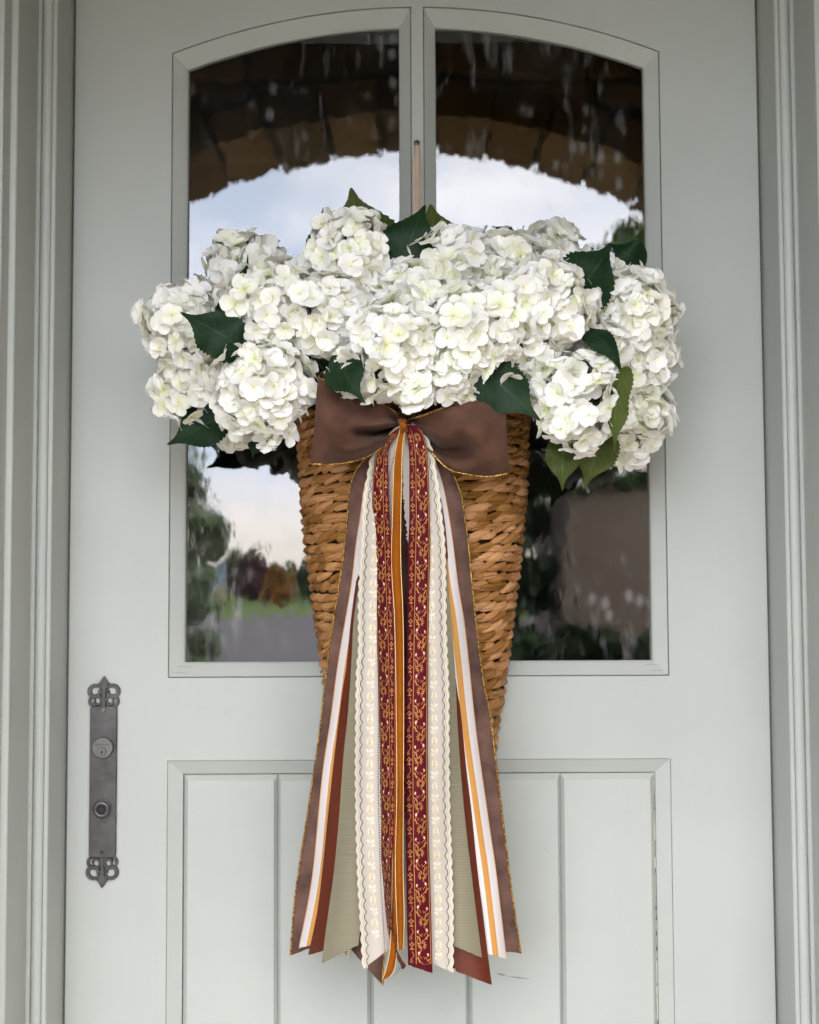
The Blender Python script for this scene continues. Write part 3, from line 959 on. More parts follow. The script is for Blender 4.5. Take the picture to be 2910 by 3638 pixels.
# lock plate
LX = -0.4102
def lx(zz): return LX + (zz - 1.0) * 0.0
yb, yf = -0.0005, -0.0046
plate_out = [(-0.0175, 0.905), (-0.0175, 1.0930), (-0.0135, 1.0965), (0.0135, 1.0965), (0.0175, 1.0930), (0.0175, 0.905), (0.0135, 0.9015), (-0.0135, 0.9015)]
v, f = [], []
k = len(plate_out)
for yy, ins in ((yb, 0), (yf + 0.001, 0), (yf, 0.0009)):
    for (x, zz) in plate_out:
        v.append((LX + x * (1 - ins / 0.0175), yy, zz + (ins if zz < 1 else -ins)))
for r_ in range(2):
    for i in range(k):
        i2 = (i + 1) % k
        f.append((r_ * k + i, r_ * k + i2, (r_ + 1) * k + i2, (r_ + 1) * k + i))
f.append(tuple(range(2 * k, 3 * k)))
plate = part('lock_plate', v, f, M['pewter'], door)
bm = bmesh.new(); bm.from_mesh(plate.data)
bmesh.ops.recalc_face_normals(bm, faces=bm.faces)
bm.to_mesh(plate.data); bm.free()
plate['label'] = 'long pewter lock plate with scrolled ends and no handle fitted'
def flat_bar(pts, widths, y0, y1, bev=0.0008):
    """a flat bar following pts (x, z), with bevelled front edges"""
    q = [Vector((p[0], 0, p[1])) for p in pts]
    v, f = [], []
    for i, p in enumerate(q):
        t = (q[min(i + 1, len(q) - 1)] - q[max(i - 1, 0)])
        t.normalize()
        nn = Vector((-t.z, 0, t.x))
        w_ = widths[i] if isinstance(widths, (list, tuple)) else widths
        be = min(bev, w_ * 0.5)
        for s_, yy in ((w_, y0), (w_, y1 + be), (w_ - be, y1), (-w_ + be, y1), (-w_, y1 + be), (-w_, y0)):
            v.append(p + nn * s_ + Vector((0, yy, 0)))
    for i in range(len(q) - 1):
        for j in range(5):
            f.append((i * 6 + j, i * 6 + j + 1, (i + 1) * 6 + j + 1, (i + 1) * 6 + j))
    f.append((0, 1, 2, 3, 4, 5)); m_ = (len(q) - 1) * 6
    f.append((m_ + 5, m_ + 4, m_ + 3, m_ + 2, m_ + 1, m_))
    return v, f
def finial(up):
    s = 1 if up else -1
    z0 = 1.0955 if up else 0.9025
    acc = ([], [])
    def Z(h): return z0 + s * h
    # central stem up to the spear
    add(acc, flat_bar([(LX, Z(-0.002)), (LX, Z(0.012)), (LX, Z(0.0225)), (LX, Z(0.0265)), (LX, Z(0.0300)), (LX, Z(0.0335)), (LX, Z(0.0395))],
                      [0.0026, 0.0026, 0.0030, 0.0042, 0.0058, 0.0044, 0.0001], yb, yf + 0.0002))
    for d in (-1, 1):
        # lower scroll
        pts, wd = [], []
        cx_, cz_ = LX + d * 0.0098, 0.0068
        for k in range(30):
            t_ = k / 29
            a = RAD(-62) + t_ * RAD(470)
            r_ = lerp(0.0083, 0.0012, max(0, (t_ - 0.35) / 0.65) ** 0.85)
            pts.append((cx_ + d * r_ * math.cos(a) * 1.05, Z(cz_ + r_ * math.sin(a) * 0.92)))
            wd.append(lerp(0.0020, 0.0013, t_) if t_ < 0.93 else 0.0021)
        add(acc, flat_bar(pts, wd, yb, yf + 0.0003 + 0.0001 * (d > 0), 0.0007))
        # upper scroll: an open ring ending at the stem
        pts, wd = [], []
        cx_, cz_ = LX + d * 0.0108, 0.0198
        for k in range(26):
            t_ = k / 25
            a = RAD(150) - t_ * RAD(350)
            r_ = lerp(0.0080, 0.0048, max(0, t_ - 0.6) / 0.4)
            pts.append((cx_ + d * r_ * math.cos(a), Z(cz_ + r_ * math.sin(a) * 0.95)))
            wd.append(0.0018 + 0.0008 * math.sin(math.pi * t_))
        add(acc, flat_bar(pts, wd, yb, yf + 0.0004 + 0.0001 * (d > 0), 0.0007))
        # bridge from stem to the scroll and barb below the spear
        add(acc, flat_bar([(LX + d * 0.001, Z(0.0185)), (LX + d * 0.006, Z(0.0192))], [0.0013, 0.0016], yb, yf + 0.0005, 0.0005))
        add(acc, flat_bar([(LX + d * 0.0022, Z(0.0245)), (LX + d * 0.0042, Z(0.0282)), (LX + d * 0.0070, Z(0.0305))], [0.0012, 0.0012, 0.0010], yb, yf + 0.0006, 0.0004))
    o = part('scroll_finial', *acc, M['pewter'], plate)
    bm = bmesh.new(); bm.from_mesh(o.data)
    bmesh.ops.recalc_face_normals(bm, faces=bm.faces)
    bm.to_mesh(o.data); bm.free()
finial(True); finial(False)
CZ_ = 1.0430
part('lock_cylinder', *disc_y(LX, CZ_, yf + 0.001, -0.0092, 0.0140, 40, 0.0011), M['steel'], plate)
part('key_plug', *disc_y(LX - 0.0005, CZ_ - 0.0050, -0.0090, -0.0108, 0.0058, 28, 0.0006), M['steel'], plate)
acc = ([], [])
add(acc, box(LX - 0.0011, LX + 0.0003, -0.0111, -0.0107, CZ_ - 0.0082, CZ_ - 0.0025))
add(acc, box(LX - 0.0016, LX + 0.0008, -0.01115, -0.0107, CZ_ - 0.0066, CZ_ - 0.0048))
part('keyhole', *acc, M['hole'], plate)
# worn script engraved over the keyhole: too worn to read, only its strokes remain
pts = []
for k in range(64):
    t_ = k / 63
    pts.append((LX + lerp(-0.0095, 0.0092, t_), CZ_ + 0.0042 + 0.0009 * math.sin(t_ * 44) + (0.0013 if t_ < 0.1 else 0) * math.sin(t_ * 60)))
part('worn_script', *flat_bar(pts, 0.00028, -0.0090, -0.0094, 0.0001), M['pewter'], plate)
SZ = 0.9640
part('spindle_collar', *ring_y(LX - 0.0005, SZ, yf + 0.001, -0.0110, 0.0108, 0.0056, 36, 0.0012), M['pewter'], plate, True)
part('spindle_hole', *disc_y(LX - 0.0005, SZ, yf, yf - 0.0016, 0.0057, 24), M['hole'], plate)
part('collar_base', *disc_y(LX, SZ + 0.0004, yf + 0.001, yf - 0.0009, 0.0128, 36, 0.0006), M['pewter'], plate)
o = part('plate_screw', *disc_y(LX, 1.0915, yf + 0.001, yf - 0.0012, 0.0032, 20, 0.0006), M['steel'], plate)
part('screw_hole', *disc_y(LX - 0.0003, 0.9085, yf + 0.001, yf - 0.0003, 0.0025, 20), M['hole'], plate)

# ------------------------------------------------------------------ peach hanging strap
st = thing('hanging_strap', 'peach satin strap hanging from the screw on the mullion', 'strap', (sc.x, -0.006, 1.55))
v, f = [], []
for i in range(15):
    t_ = i / 14
    py = lerp(302 * 1.687 + 6, 860, t_)
    xc = lerp(1482, 1484, t_)
    hw = lerp(8, 15, sm(0.0, 0.22, t_))
    for j in range(7):
        u = j / 6 * 2 - 1
        d = 0.0045 + 0.0035 * (1 - abs(u) ** 2) + 0.0012 * math.sin(u * 5 + 1.2) * sm(0, 0.3, t_)
        v.append(P(xc + hw * u, py, d))
for i in range(14):
    for j in range(6):
        a = i * 7 + j
        f.append((a, a + 7, a + 8, a + 1))
part('front_fold', v, f, M['strap'], st, True, [(0, 0)] * len(v))
v2 = [Vector((p.x, -0.0035, p.z)) for p in v]
part('back_fold', v2, f, M['strap'], st, True, [(0, 0)] * len(v2))

# ------------------------------------------------------------------ basket
BX = P(1471, 2000, 0.04).x
BROW = [(1440, 424, .158), (1560, 419, .160), (1690, 414, .160), (1850, 404, .155), (2000, 388, .150), (2160, 367, .142), (2300, 348, .134),
        (2446, 326, .126), (2600, 301, .116), (2720, 284, .104), (2800, 258, .094), (2860, 215, .080), (2895, 150, .060)]
def basket_row(py):
    hw = spline([(a, b) for a, b, c in BROW], py)
    b_ = spline([(a, c) for a, b, c in BROW], py)
    e0 = P(1471 - hw, py, 0.035); e1 = P(1471 + hw, py, 0.035)
    return (e1.x - e0.x) / 2 * 0.972, b_ - 0.006, e0.z
def basket_pt(py, phi, grow=0.0):
    a, b_, zz = basket_row(py)
    return Vector((BX - (a + grow) * math.cos(phi), -0.005 - (b_ + grow) * math.sin(phi), zz))
basket = thing('wall_basket', 'tapering woven rush wall basket hanging on the door, holding the hydrangeas', 'basket', (BX, -0.08, P(1471, 2890, 0.06).z))
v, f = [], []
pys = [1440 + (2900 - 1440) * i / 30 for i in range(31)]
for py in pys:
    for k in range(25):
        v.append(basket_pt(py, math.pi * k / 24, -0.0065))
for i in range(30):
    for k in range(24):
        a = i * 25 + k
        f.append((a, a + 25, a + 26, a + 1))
part('gap_shade_shell', v, f, M['strand_gap_shade'], basket, True)  # dark shell that paints the shade seen between the strands
v2 = [Vector((BX + sx * basket_row(py)[0] * 0.97, -0.0052, basket_row(py)[2])) for py in pys for sx in (-1, 1)]
part('flat_back', v2, [(2 * i, 2 * i + 1, 2 * i + 3, 2 * i + 2) for i in range(30)], M['rush'], basket)

def strand_mesh(seed):
    """one twist of rush: a folded, creased strip whose ends dive under its neighbours; x along it, -y out, z up"""
    rnd = random.Random(seed)
    v, f, uvs = [], [], []
    NL, NW = 9, 7
    ph = rnd.uniform(0, 6)
    creases = [(rnd.uniform(-0.75, 0.75), rnd.uniform(0.06, 0.15), rnd.uniform(-0.5, 0.5)) for _ in range(rnd.choice((1, 2, 2, 3)))]
    peak = rnd.uniform(-0.35, 0.35)
    for i in range(NL + 1):
        t = i / NL
        s = t * 2 - 1
        prof = (1 - abs(s) ** 2.6) ** 0.55 if abs(s) < 1 else 0
        wz = 0.40 * prof + 0.02
        for j in range(NW):
            u = j / (NW - 1) * 2 - 1
            # a lop-sided ridge instead of a round back
            ridge = 1 - abs(u - peak) / (1 + (peak if u < peak else -peak))
            yo = 0.42 * prof * (0.45 * ridge + 0.55 * math.sqrt(max(0, 1 - 0.95 * u * u))) - 0.34 * abs(s) ** 2.2
            for c_, wd_, sl_ in creases:
                yo -= 0.16 * prof * math.exp(-((u - c_ - sl_ * s) / wd_) ** 2)
            yo += 0.06 * prof * noise.noise(Vector((t * 4 + seed, u * 2.2, ph)))
            zc = u * wz + 0.06 * s ** 3 + 0.045 * noise.noise(Vector((t * 3.5, u * 1.2 + 9, seed * 1.7)))
            v.append((s * 0.62, -yo, zc))
            uvs.append((t, u))
    for i in range(NL):
        for j in range(NW - 1):
            a = i * NW + j
            f.append((a, a + NW, a + NW + 1, a + 1))
    return make_mesh('rush_strand', v, f, M['rush'], False, uvs)
STRANDS = [strand_mesh(s) for s in range(12)]
placed = []
rs = random.Random(11)
py = 1452.0
row = 0
while py < 2890:
    rowh = 34.0 * rs.uniform(0.93, 1.07)
    a, b_, zz = basket_row(py)
    per = math.pi * math.sqrt((a * a + b_ * b_) / 2)
    cnt = max(4, round(per / 0.0215))
    off = rs.random()
    slant_sign = 1
    for k in range(-1, cnt + 1):
        phi = math.pi * (k + off + rs.uniform(-0.12, 0.12)) / cnt
        if phi < -0.06 or phi > math.pi + 0.06: continue
        pyj = py + rs.uniform(-3, 3)
        p = basket_pt(pyj, phi, rs.uniform(-0.0005, 0.0015))
        tang = (basket_pt(py, phi + 0.02) - basket_pt(py, phi - 0.02)).normalized()
        dn = (basket_pt(py + 20, phi) - basket_pt(py - 20, phi)).normalized()
        nrm = tang.cross(dn).normalized()
        if nrm.dot(Vector((-math.cos(phi), -math.sin(phi), 0))) < 0: nrm = -nrm
        ang = RAD(10 + rs.uniform(-9, 11)) * slant_sign
        zup = nrm.cross(tang).normalized()
        if zup.z < 0: zup = -zup
        xa = (tang * math.cos(ang) + zup * math.sin(ang)).normalized()
        ya = -nrm
        za = xa.cross(ya)
        if za.z < 0: za = -za
        L = 0.0325 * rs.uniform(0.80, 1.30)
        Hh = 0.0122 * rs.uniform(0.75, 1.2)
        Yh = 0.0125
        mtx = Matrix(((xa.x * L, ya.x * Yh, za.x * Hh, p.x), (xa.y * L, ya.y * Yh, za.y * Hh, p.y), (xa.z * L, ya.z * Yh, za.z * Hh, p.z), (0, 0, 0, 1)))
        cx_ = (p - CAM)
        sx = W_PX / 2 + F_PX * cx_.dot(RGT) / cx_.dot(FWD)
        sy = H_PX / 2 - F_PX * cx_.dot(UPV) / cx_.dot(FWD)
        placed.append((mtx, rs.randrange(12), sx, sy, phi))
    py += rowh
    row += 1
def behind_ribbons(sx, sy):
    lo = interp([(1500, 1110), (1660, 1110), (1661, 1290), (1840, 1250), (2300, 1185), (2900, 1095)], sy)
    hi = interp([(1420, 1800), (1690, 1800), (1691, 1600), (1830, 1640), (2300, 1690), (2900, 1785)], sy)
    return lo < sx < hi or sy < 1500
vis = [q for q in placed if not behind_ribbons(q[2], q[3])]
vis.sort(key=lambda q: -math.sin(max(0, min(math.pi, q[4]))) - 0.0)
single = vis[:298]
ids = set(map(id, single))
rest = [q for q in placed if id(q) not in ids]
broot = ROOTLOC[basket.name]
for mtx, vi, sx, sy, phi in single:
    o = bpy.data.objects.new('rush_strand', STRANDS[vi])
    col.objects.link(o)
    o.parent = basket
    o.matrix_local = Matrix.Translation(-broot) @ mtx
acc = ([], [])
for mtx, vi, sx, sy, phi in rest:
    me = STRANDS[vi]
    add(acc, ([mtx @ v_.co for v_ in me.vertices], [tuple(p_.vertices) for p_ in me.polygons]))
o = part('woven_rush', *acc, M['rush'], basket, False)
o['kind'] = 'stuff'

# ------------------------------------------------------------------ hydrangeas
def floret_mesh(seed):
    """four broad, separately cupped petals round a small eye; unit = petal length"""
    rnd = random.Random(seed)
    v, f, uvs, mi = [], [], [], []
    cup = rnd.uniform(0.05, 0.85)
    for k in range(4):
        az = k * math.pi / 2 + rnd.uniform(-0.20, 0.20)
        ln = rnd.uniform(0.90, 1.12)
        wd = rnd.uniform(0.45, 0.56)
        tw = rnd.uniform(-0.30, 0.30)
        el = cup + rnd.uniform(-0.28, 0.28)
        dish = rnd.uniform(0.15, 0.55)
        curl = rnd.uniform(0.25, 0.75)
        lift = 0.02 * (k % 2)
        base = len(v)
        NL, NW = 8, 7
        for i in range(NL + 1):
            t = 0.5 - 0.5 * math.cos(math.pi * i / NL)
            w_ = wd * max(0.10 * (1 - t), math.sqrt(max(0.0, 1 - ((t - 0.60) / (0.60 if t < 0.60 else 0.405)) ** 2)) * (1 - 0.25 * (1 - min(1, t / 0.5))))
            for j in range(NW):
                u = j / (NW - 1) * 2 - 1
                r = t * ln * (1 - 0.05 * u * u * t)
                h = math.sin(el) * r * (1 - curl * t) + dish * (u * u - 0.4) * w_ * math.sin(math.pi * min(1, t * 0.9 + 0.1)) + tw * u * w_ * t
                h += 0.07 * t * noise.noise(Vector((u * 2.3 + seed, t * 2.5, k * 3.1)))
                rr = r * math.cos(el * 0.75)
                x = rr * math.cos(az) - u * w_ * math.sin(az)
                y = rr * math.sin(az) + u * w_ * math.cos(az)
                v.append((x, y, h + lift))
                uvs.append((t, u * 0.5 + k))
        for i in range(NL):
            for j in range(NW - 1):
                a = base + i * NW + j
                f.append((a, a + NW, a + NW + 1, a + 1)); mi.append(0)
    # eye
    base = len(v)
    for k in range(6):
        a = k * math.pi / 3
        v.append((0.04 * math.cos(a), 0.04 * math.sin(a), 0.02)); uvs.append((0, 0))
    v.append((0, 0, 0.06)); uvs.append((0, 0))
    for k in range(6):
        f.append((base + k, base + (k + 1) % 6, base + 6)); mi.append(1)
    return make_mesh('floret', v, f, [M['petal'], M['floret_eye']], True, uvs, mi)
FLORETS = [floret_mesh(s) for s in range(20)]

K = 2910 / 1725.0
# (x, y, radius) as the photograph shows them, depth of the centre, squash, label
HEADS = [
    (396, 690, 94, .150, 'white hydrangea head at the far left, a dark leaf lying on it'),
    (405, 815, 80, .125, 'white hydrangea head at the lower far left above the pointed dark leaf'),
    (520, 572, 88, .095, 'pale white hydrangea head at the back, upper left against the glass'),
    (572, 655, 108, .185, 'white hydrangea head left of centre above the lowest left head'),
    (556, 825, 106, .210, 'lowest white hydrangea head at the left, beside the brown bow'),
    (740, 545, 100, .170, 'topmost white hydrangea head under the upright olive leaf'),
    (690, 672, 98, .195, 'white hydrangea head between the topmost head and the bow'),
    (836, 742, 112, .225, 'white hydrangea head hanging lowest over the bow knot'),
    (950, 575, 98, .165, 'white hydrangea head right of the dark upright leaf pair'),
    (1005, 705, 116, .215, 'large white hydrangea head over the right bow loop'),
    (1140, 650, 114, .190, 'large white hydrangea head right of centre below the dark leaf'),
    (1150, 555, 82, .100, 'white hydrangea head at the back, upper right behind a dark leaf'),
    (1327, 665, 98, .150, 'white hydrangea head at the far right, highest on that side'),
    (1215, 845, 104, .205, 'lowest white hydrangea head at the right, above the hanging green leaves'),
    (1338, 872, 78, .115, 'white hydrangea head at the lower far right against the glass'),
    (1272, 585, 52, .120, 'small part-hidden white hydrangea head between the upper right dark leaf and the far right head'),
    (880, 640, 92, .185, 'white hydrangea head at the centre under the dark upright leaf'),
    (1240, 935, 50, .085, 'small white hydrangea head hidden behind the hanging green leaves'),
    (500, 905, 46, .090, 'small white hydrangea head tucked under the lowest left head'),
    (1337, 760, 84, .135, 'white hydrangea head in the middle of the far right side'),
    (1062, 575, 92, .150, 'white hydrangea head at the top between the dark leaf pair and the upper right leaf'),
    (638, 615, 72, .135, 'small white hydrangea head set back between the upper left and topmost heads'),
    (790, 625, 84, .165, 'white hydrangea head just below the topmost head and left of the dark upright leaf'),
    (945, 785, 66, .225, 'small white hydrangea head hanging over the right bow loop beside the knot'),
    (868, 812, 46, .245, 'lowest small cluster of white florets hanging right above the bow knot'),
    (755, 785, 60, .220, 'small white hydrangea head hanging over the left bow loop beside the dark leaf'),
    (1105, 745, 76, .195, 'white hydrangea head above the broad dark leaf at the right of the bow'),
    (1316, 945, 46, .100, 'lowest white hydrangea tip at the far right, hanging beside the long olive leaf'),
    (470, 770, 66, .165, 'small white hydrangea head in the hollow left, below the leaf that lies on a head'),
    (1265, 735, 66, .170, 'small white hydrangea head between the right front head and the far right ones'),
]
GATHER = Vector((BX, -0.085, P(1471, 1600, 0.08).z))
heads = []
fid = 0
rf = random.Random(21)
def disp(x, y, d): return P(x * K, y * K, d)
for hi_, (hx, hy, hr, hd, lab) in enumerate(HEADS):
    c = disp(hx, hy, hd)
    R_ = 1.05 * hr * K / F_PX * (CAM.y * -1 - hd)
    hd_t = thing('hydrangea', lab, 'flower', tuple(c), 'white hydrangea heads in the basket')
    heads.append((hd_t, c, R_))
for (hd_t, c, R_) in heads:
    back = (c - GATHER)
    up_axis = (back.normalized() * 0.55 + Vector((0, -0.75, 0.15))).normalized()
    fl_r = 0.0168
    ntot = int(4 * math.pi * (R_ * 0.9) ** 2 / (fl_r * fl_r) * 1.38)
    stalks = ([], [])
    core = c - up_axis * R_ * 0.45
    for k in range(ntot):
        zz = 1 - 2 * (k + 0.5) / ntot
        rr = math.sqrt(1 - zz * zz)
        th = k * 2.399963 + rf.uniform(-0.15, 0.15)
        d = Vector((rr * math.cos(th), zz, rr * math.sin(th)))
        d = (d + Vector((rf.gauss(0, .09), rf.gauss(0, .09), rf.gauss(0, .09)))).normalized()
        if d.dot(up_axis) < -0.45 or d.y > 0.45: continue
        rad = (R_ - 0.009) * (1 + rf.uniform(-0.20, 0.11) + 0.17 * noise.noise(d * 2.0 + c * 9))
        p = c + d * rad
        if p.y > -0.020: continue
        # skip what another head swallows
        if any((p - c2).length < R2 * 0.78 for (t2, c2, R2) in heads if t2 is not hd_t): continue
        nd = (d + Vector((rf.gauss(0, .40), rf.gauss(0, .40), rf.gauss(0, .40)))).normalized()
        q = nd.to_track_quat('Z', 'Y')
        o = bpy.data.objects.new('floret', FLORETS[rf.randrange(20)])
        col.objects.link(o)
        o.parent = hd_t
        s_ = fl_r * rf.uniform(0.86, 1.14)
        spin = Matrix.Rotation(rf.uniform(0, 6.28), 4, 'Z')
        o.matrix_local = Matrix.Translation(p - c) @ q.to_matrix().to_4x4() @ spin @ Matrix.Scale(s_, 4)
        if k % 2 == 0:
            midp = core.lerp(p, 0.55) + Vector((rf.gauss(0, .003), rf.gauss(0, .003), rf.gauss(0, .003)))
            add(stalks, tube([core, midp, p], 0.0009, 4, False))
    if stalks[0]:
        o = part('flower_stalks', *stalks, M['stalk'], hd_t, True)
    base = GATHER.lerp(c, 0.15) + Vector((0, 0, -0.05))
    rim_z = P(1471, 1450, 0.08).z
    mid = Vector((BX + max(-0.09, min(0.09, (c.x - BX) * 0.45)), -0.075, rim_z + 0.015))
    base = Vector((BX + (mid.x - BX) * 0.5, -0.07, rim_z - 0.09))
    part('stem', *tube([core, core.lerp(mid, 0.6) + Vector((0, 0.01, 0.012)), mid, base], 0.0024, 6), M['stem'], hd_t, True)

# ------------------------------------------------------------------ leaves (each on its hydrangea stem)
def leaf(head, bx, by, bd, tx, ty, td, width, material, roll=0.0, bend=0.012, fold=0.25, serr=1.0):
    """base and tip in overview pixels and depth; width in the same pixels; roll turns the blade about its midrib"""
    a, b_ = disp(bx, by, bd), disp(tx, ty, td)
    ax = b_ - a
    L = ax.length
    ax.normalize()
    toc = (CAM - a).normalized()
    side = ax.cross(toc).normalized()
    nrm = side.cross(ax).normalized()
    rot = Matrix.Rotation(roll, 3, ax)
    side, nrm = rot @ side, rot @ nrm
    Wd = width * K / F_PX * (-CAM.y - (bd + td) / 2) / 2
    NL, NS = 36, 4
    v, f, uvs = [], [], []
    for i in range(NL + 1):
        t = i / NL
        prof = (math.sin(math.pi * t ** 0.72) ** 0.72) * (1 - 0.72 * sm(0.52, 0.90, t)) if 0 < t < 1 else 0.0
        w_ = Wd * (prof * 1.06 + 0.015)
        if i % 2 and 0.08 < t < 0.92: w_ *= 1 - 0.085 * serr
        arc = bend * math.sin(math.pi * t)
        for j in range(-NS, NS + 1):
            u = j / NS
            h = arc - fold * abs(u) * w_ * (1 - 0.3 * abs(u)) + 0.16 * w_ * math.sin(t * 13 + bx + (2 if u > 0 else 0)) * u * u + 0.05 * L * math.sin(t * 5 + by)
            v.append(a + ax * (t * L + (0.05 * L * (1 - t) * abs(u) * (-1))) + side * (u * w_) + nrm * h)
            uvs.append((u, t))
    k = 2 * NS + 1
    for i in range(NL):
        for j in range(k - 1):
            q = i * k + j
            f.append((q, q + 1, q + k + 1, q + k))
    o = part('leaf', v, f, M[material], head, True, uvs)
    return o
H = [h[0] for h in heads]
D_, O_ = 'leaf_dark', 'leaf_olive'
leaf(H[5], 768, 560, .14, 740, 394, .145, 172, O_, 0.15)
leaf(H[5], 832, 595, .195, 896, 432, .175, 122, D_, -0.1, fold=0.1)
leaf(H[8], 912, 565, .145, 908, 428, .145, 165, O_, 0.1)
leaf(H[5], 625, 610, .12, 686, 436, .12, 66, O_, 0.75)
leaf(H[3], 462, 665, .20, 526, 535, .185, 46, D_, 0.6)
leaf(H[0], 512, 742, .222, 380, 656, .232, 104, D_, 0.25, fold=0.12)
leaf(H[1], 475, 870, .13, 352, 936, .13, 92, D_, -0.1)
leaf(H[1], 385, 858, .08, 318, 862, .08, 40, O_, 0.4)
leaf(H[18], 545, 920, .10, 532, 966, .10, 32, D_, 0.1)
leaf(H[6], 706, 745, .235, 772, 852, .268, 94, D_, 0.2)
leaf(H[6], 690, 770, .15, 790, 845, .18, 84, D_, 0.3)
leaf(H[9], 1010, 775, .225, 1138, 888, .240, 108, D_, -0.2)
leaf(H[7], 960, 800, .17, 890, 838, .18, 70, D_, 0.2)
leaf(H[7], 840, 780, .17, 905, 850, .17, 80, D_, 0.2)
leaf(H[10], 1190, 640, .19, 1290, 510, .20, 135, D_, 0.2, fold=0.15)
leaf(H[13], 1222, 690, .215, 1316, 794, .235, 60, D_, -0.65)
leaf(H[19], 1322, 780, .245, 1291, 955, .245, 62, O_, 0.6)
leaf(H[13], 1190, 915, .17, 1185, 1033, .165, 74, O_, 0.1)
leaf(H[13], 1268, 905, .155, 1230, 1030, .16, 92, O_, -0.1)
leaf(H[11], 1085, 520, .13, 1036, 476, .13, 38, D_, 0.4)
leaf(H[12], 1350, 565, .12, 1285, 512, .12, 75, D_, 0.2)
leaf(H[12], 1300, 560, .10, 1358, 520, .10, 50, D_, 0.2)
leaf(H[4], 690, 860, .14, 640, 770, .15, 70, D_, 0.2)
leaf(H[14], 1120, 800, .15, 1180, 880, .16, 70, D_, 0.2)

# ------------------------------------------------------------------ ribbons
def dep(x, y):
    """how far a freely hanging tail stands before the door"""
    dx = (x - 1462) / 300.0
    hang = interp([(1500, .196), (1700, .186), (2000, .182), (2600, .176), (3100, .166), (3500, .156)], y)
    fall = interp([(1500, .030), (1800, .045), (2400, .040), (3500, .022)], y)
    g = sm(1650, 2200, y)
    rip = 0.0050 * g * math.sin(x / 80.0 + y / 330.0) + 0.0030 * g * math.sin(y / 190.0 + x / 160.0)
    return hang - fall * dx * dx + rip

class Tail:
    """a ribbon tail: left/right edges as (y, x) tables in photograph pixels, y0 start, cut heights at both edges"""
    def __init__(self, L, R, y0, cutL, cutR, off, ripple=0.0, rn=1.0, ph=0.0, rlen=420.0, twist=None):
        self.L, self.R, self.y0, self.cl, self.cr, self.off = L, R, y0, cutL, cutR, off
        self.rp, self.rn, self.ph, self.rlen, self.tw = ripple * 0.40, rn, ph, rlen, twist
    def cut(self, u): return lerp(self.cl, self.cr, u)
    def pt(self, u, y, out=0.0):
        x = lerp(spline(self.L, y), spline(self.R, y), u)
        d = dep(x, y) + self.off * (1 + 1.4 * sm(1700, 2800, y)) + out - 0.0050 * (2 * u - 1) ** 2 * sm(1600, 2100, y)
        g = sm(self.y0, self.y0 + 300, y)
        d += self.rp * g * math.sin(u * math.pi * 2 * self.rn + self.ph + y / self.rlen * 2 * math.pi)
        d += self.rp * 0.5 * g * math.sin(y / (self.rlen * 0.61) * 2 * math.pi + self.ph * 2)
        if self.tw: d += self.tw(u, y)
        return P(x, y, d)
    def mesh(self, rows=90, cols=10, uvmode='frac', mirror=False):
        v, f, uvs = [], [], []
        for i in range(rows + 1):
            t = i / rows
            for j in range(cols + 1):
                u = j / cols
                y = self.y0 + t * (self.cut(u) - self.y0)
                fray = random.uniform(-1.5, 1.5) if i == rows else 0
                v.append(self.pt(u, y + fray))
                if uvmode == 'frac': uvs.append((1 - u if mirror else u, y))
                else:
                    uvs.append(((1 - u if mirror else u) * uvmode, y))
        for i in range(rows):
            for j in range(cols):
                a = i * (cols + 1) + j
                f.append((a, a + cols + 1, a + cols + 2, a + 1))
        return v, f, uvs

def edge_tube(tail, u, rad, y1=None, step=4.0, bead=True, out=0.0008):
    pts = []
    y = tail.y0
    yend = y1 or tail.cut(u)
    n_ = int((yend - y) / step)
    for i in range(n_ + 1):
        yy = lerp(y, yend, i / n_)
        pts.append(tail.pt(u, yy, out))
    return tube(pts, (lambda i: rad * (1.12 if i % 2 else 0.86)) if bead else rad, 6)

TL = {}
TL['brown_L'] = [(1500, 1425), (1592, 1330), (1674, 1264), (1740, 1242), (1840, 1234), (1988, 1218), (2153, 1193), (2300, 1171), (2419, 1156), (2607, 1135), (2826, 1103), (3045, 1069), (3202, 1047), (3392, 1032)]
def shift(tab, dx0, dx1, y0=1500, y1=1900):
    return [(y, x + lerp(dx0, dx1, sm(y0, y1, y))) for y, x in tab]
TR = {}
TR['brown_R'] = [(1500, 1480), (1575, 1556), (1625, 1584), (1685, 1611), (1740, 1633), (1823, 1650), (1933, 1664), (2071, 1677), (2209, 1691), (2294, 1701), (2419, 1717), (2544, 1742), (2701, 1761), (2857, 1780), (2983, 1795), (3139, 1814), (3233, 1827), (3385, 1850)]

def ribbon_thing(name, label):
    return thing(name, label, 'ribbon', tuple(P(1440, 1530, 0.20)), 'ribbons of the bow bunch')

# brown velvet bow with its two tails and gold wired edges
bow = thing('velvet_bow', 'brown velvet bow with gold corded edges and two long tails on the basket', 'bow', tuple(P(1440, 1510, 0.20)))
bt1 = Tail(TL['brown_L'], shift(TL['brown_L'], 18, 175), 1500, 3394, 3330, 0.0, 0.003, 0.7, 0.5, 700)
bt2 = Tail(shift(TR['brown_R'], -18, -175), TR['brown_R'], 1500, 3372, 3386, 0.0, 0.004, 0.7, 2.2, 520)
for tl_ in (bt1, bt2):
    v, f, uvs = tl_.mesh()
    o = part('tail', v, f, M['velvet_lit_nap'], bow, True, uvs)
    part('gold_cord', *edge_tube(tl_, 0.0 if tl_ is bt1 else 1.0, 0.00125), M['gold'], o, True)
    part('gold_cord', *edge_tube(tl_, 1.0 if tl_ is bt1 else 0.0, 0.0011), M['gold'], o, True)
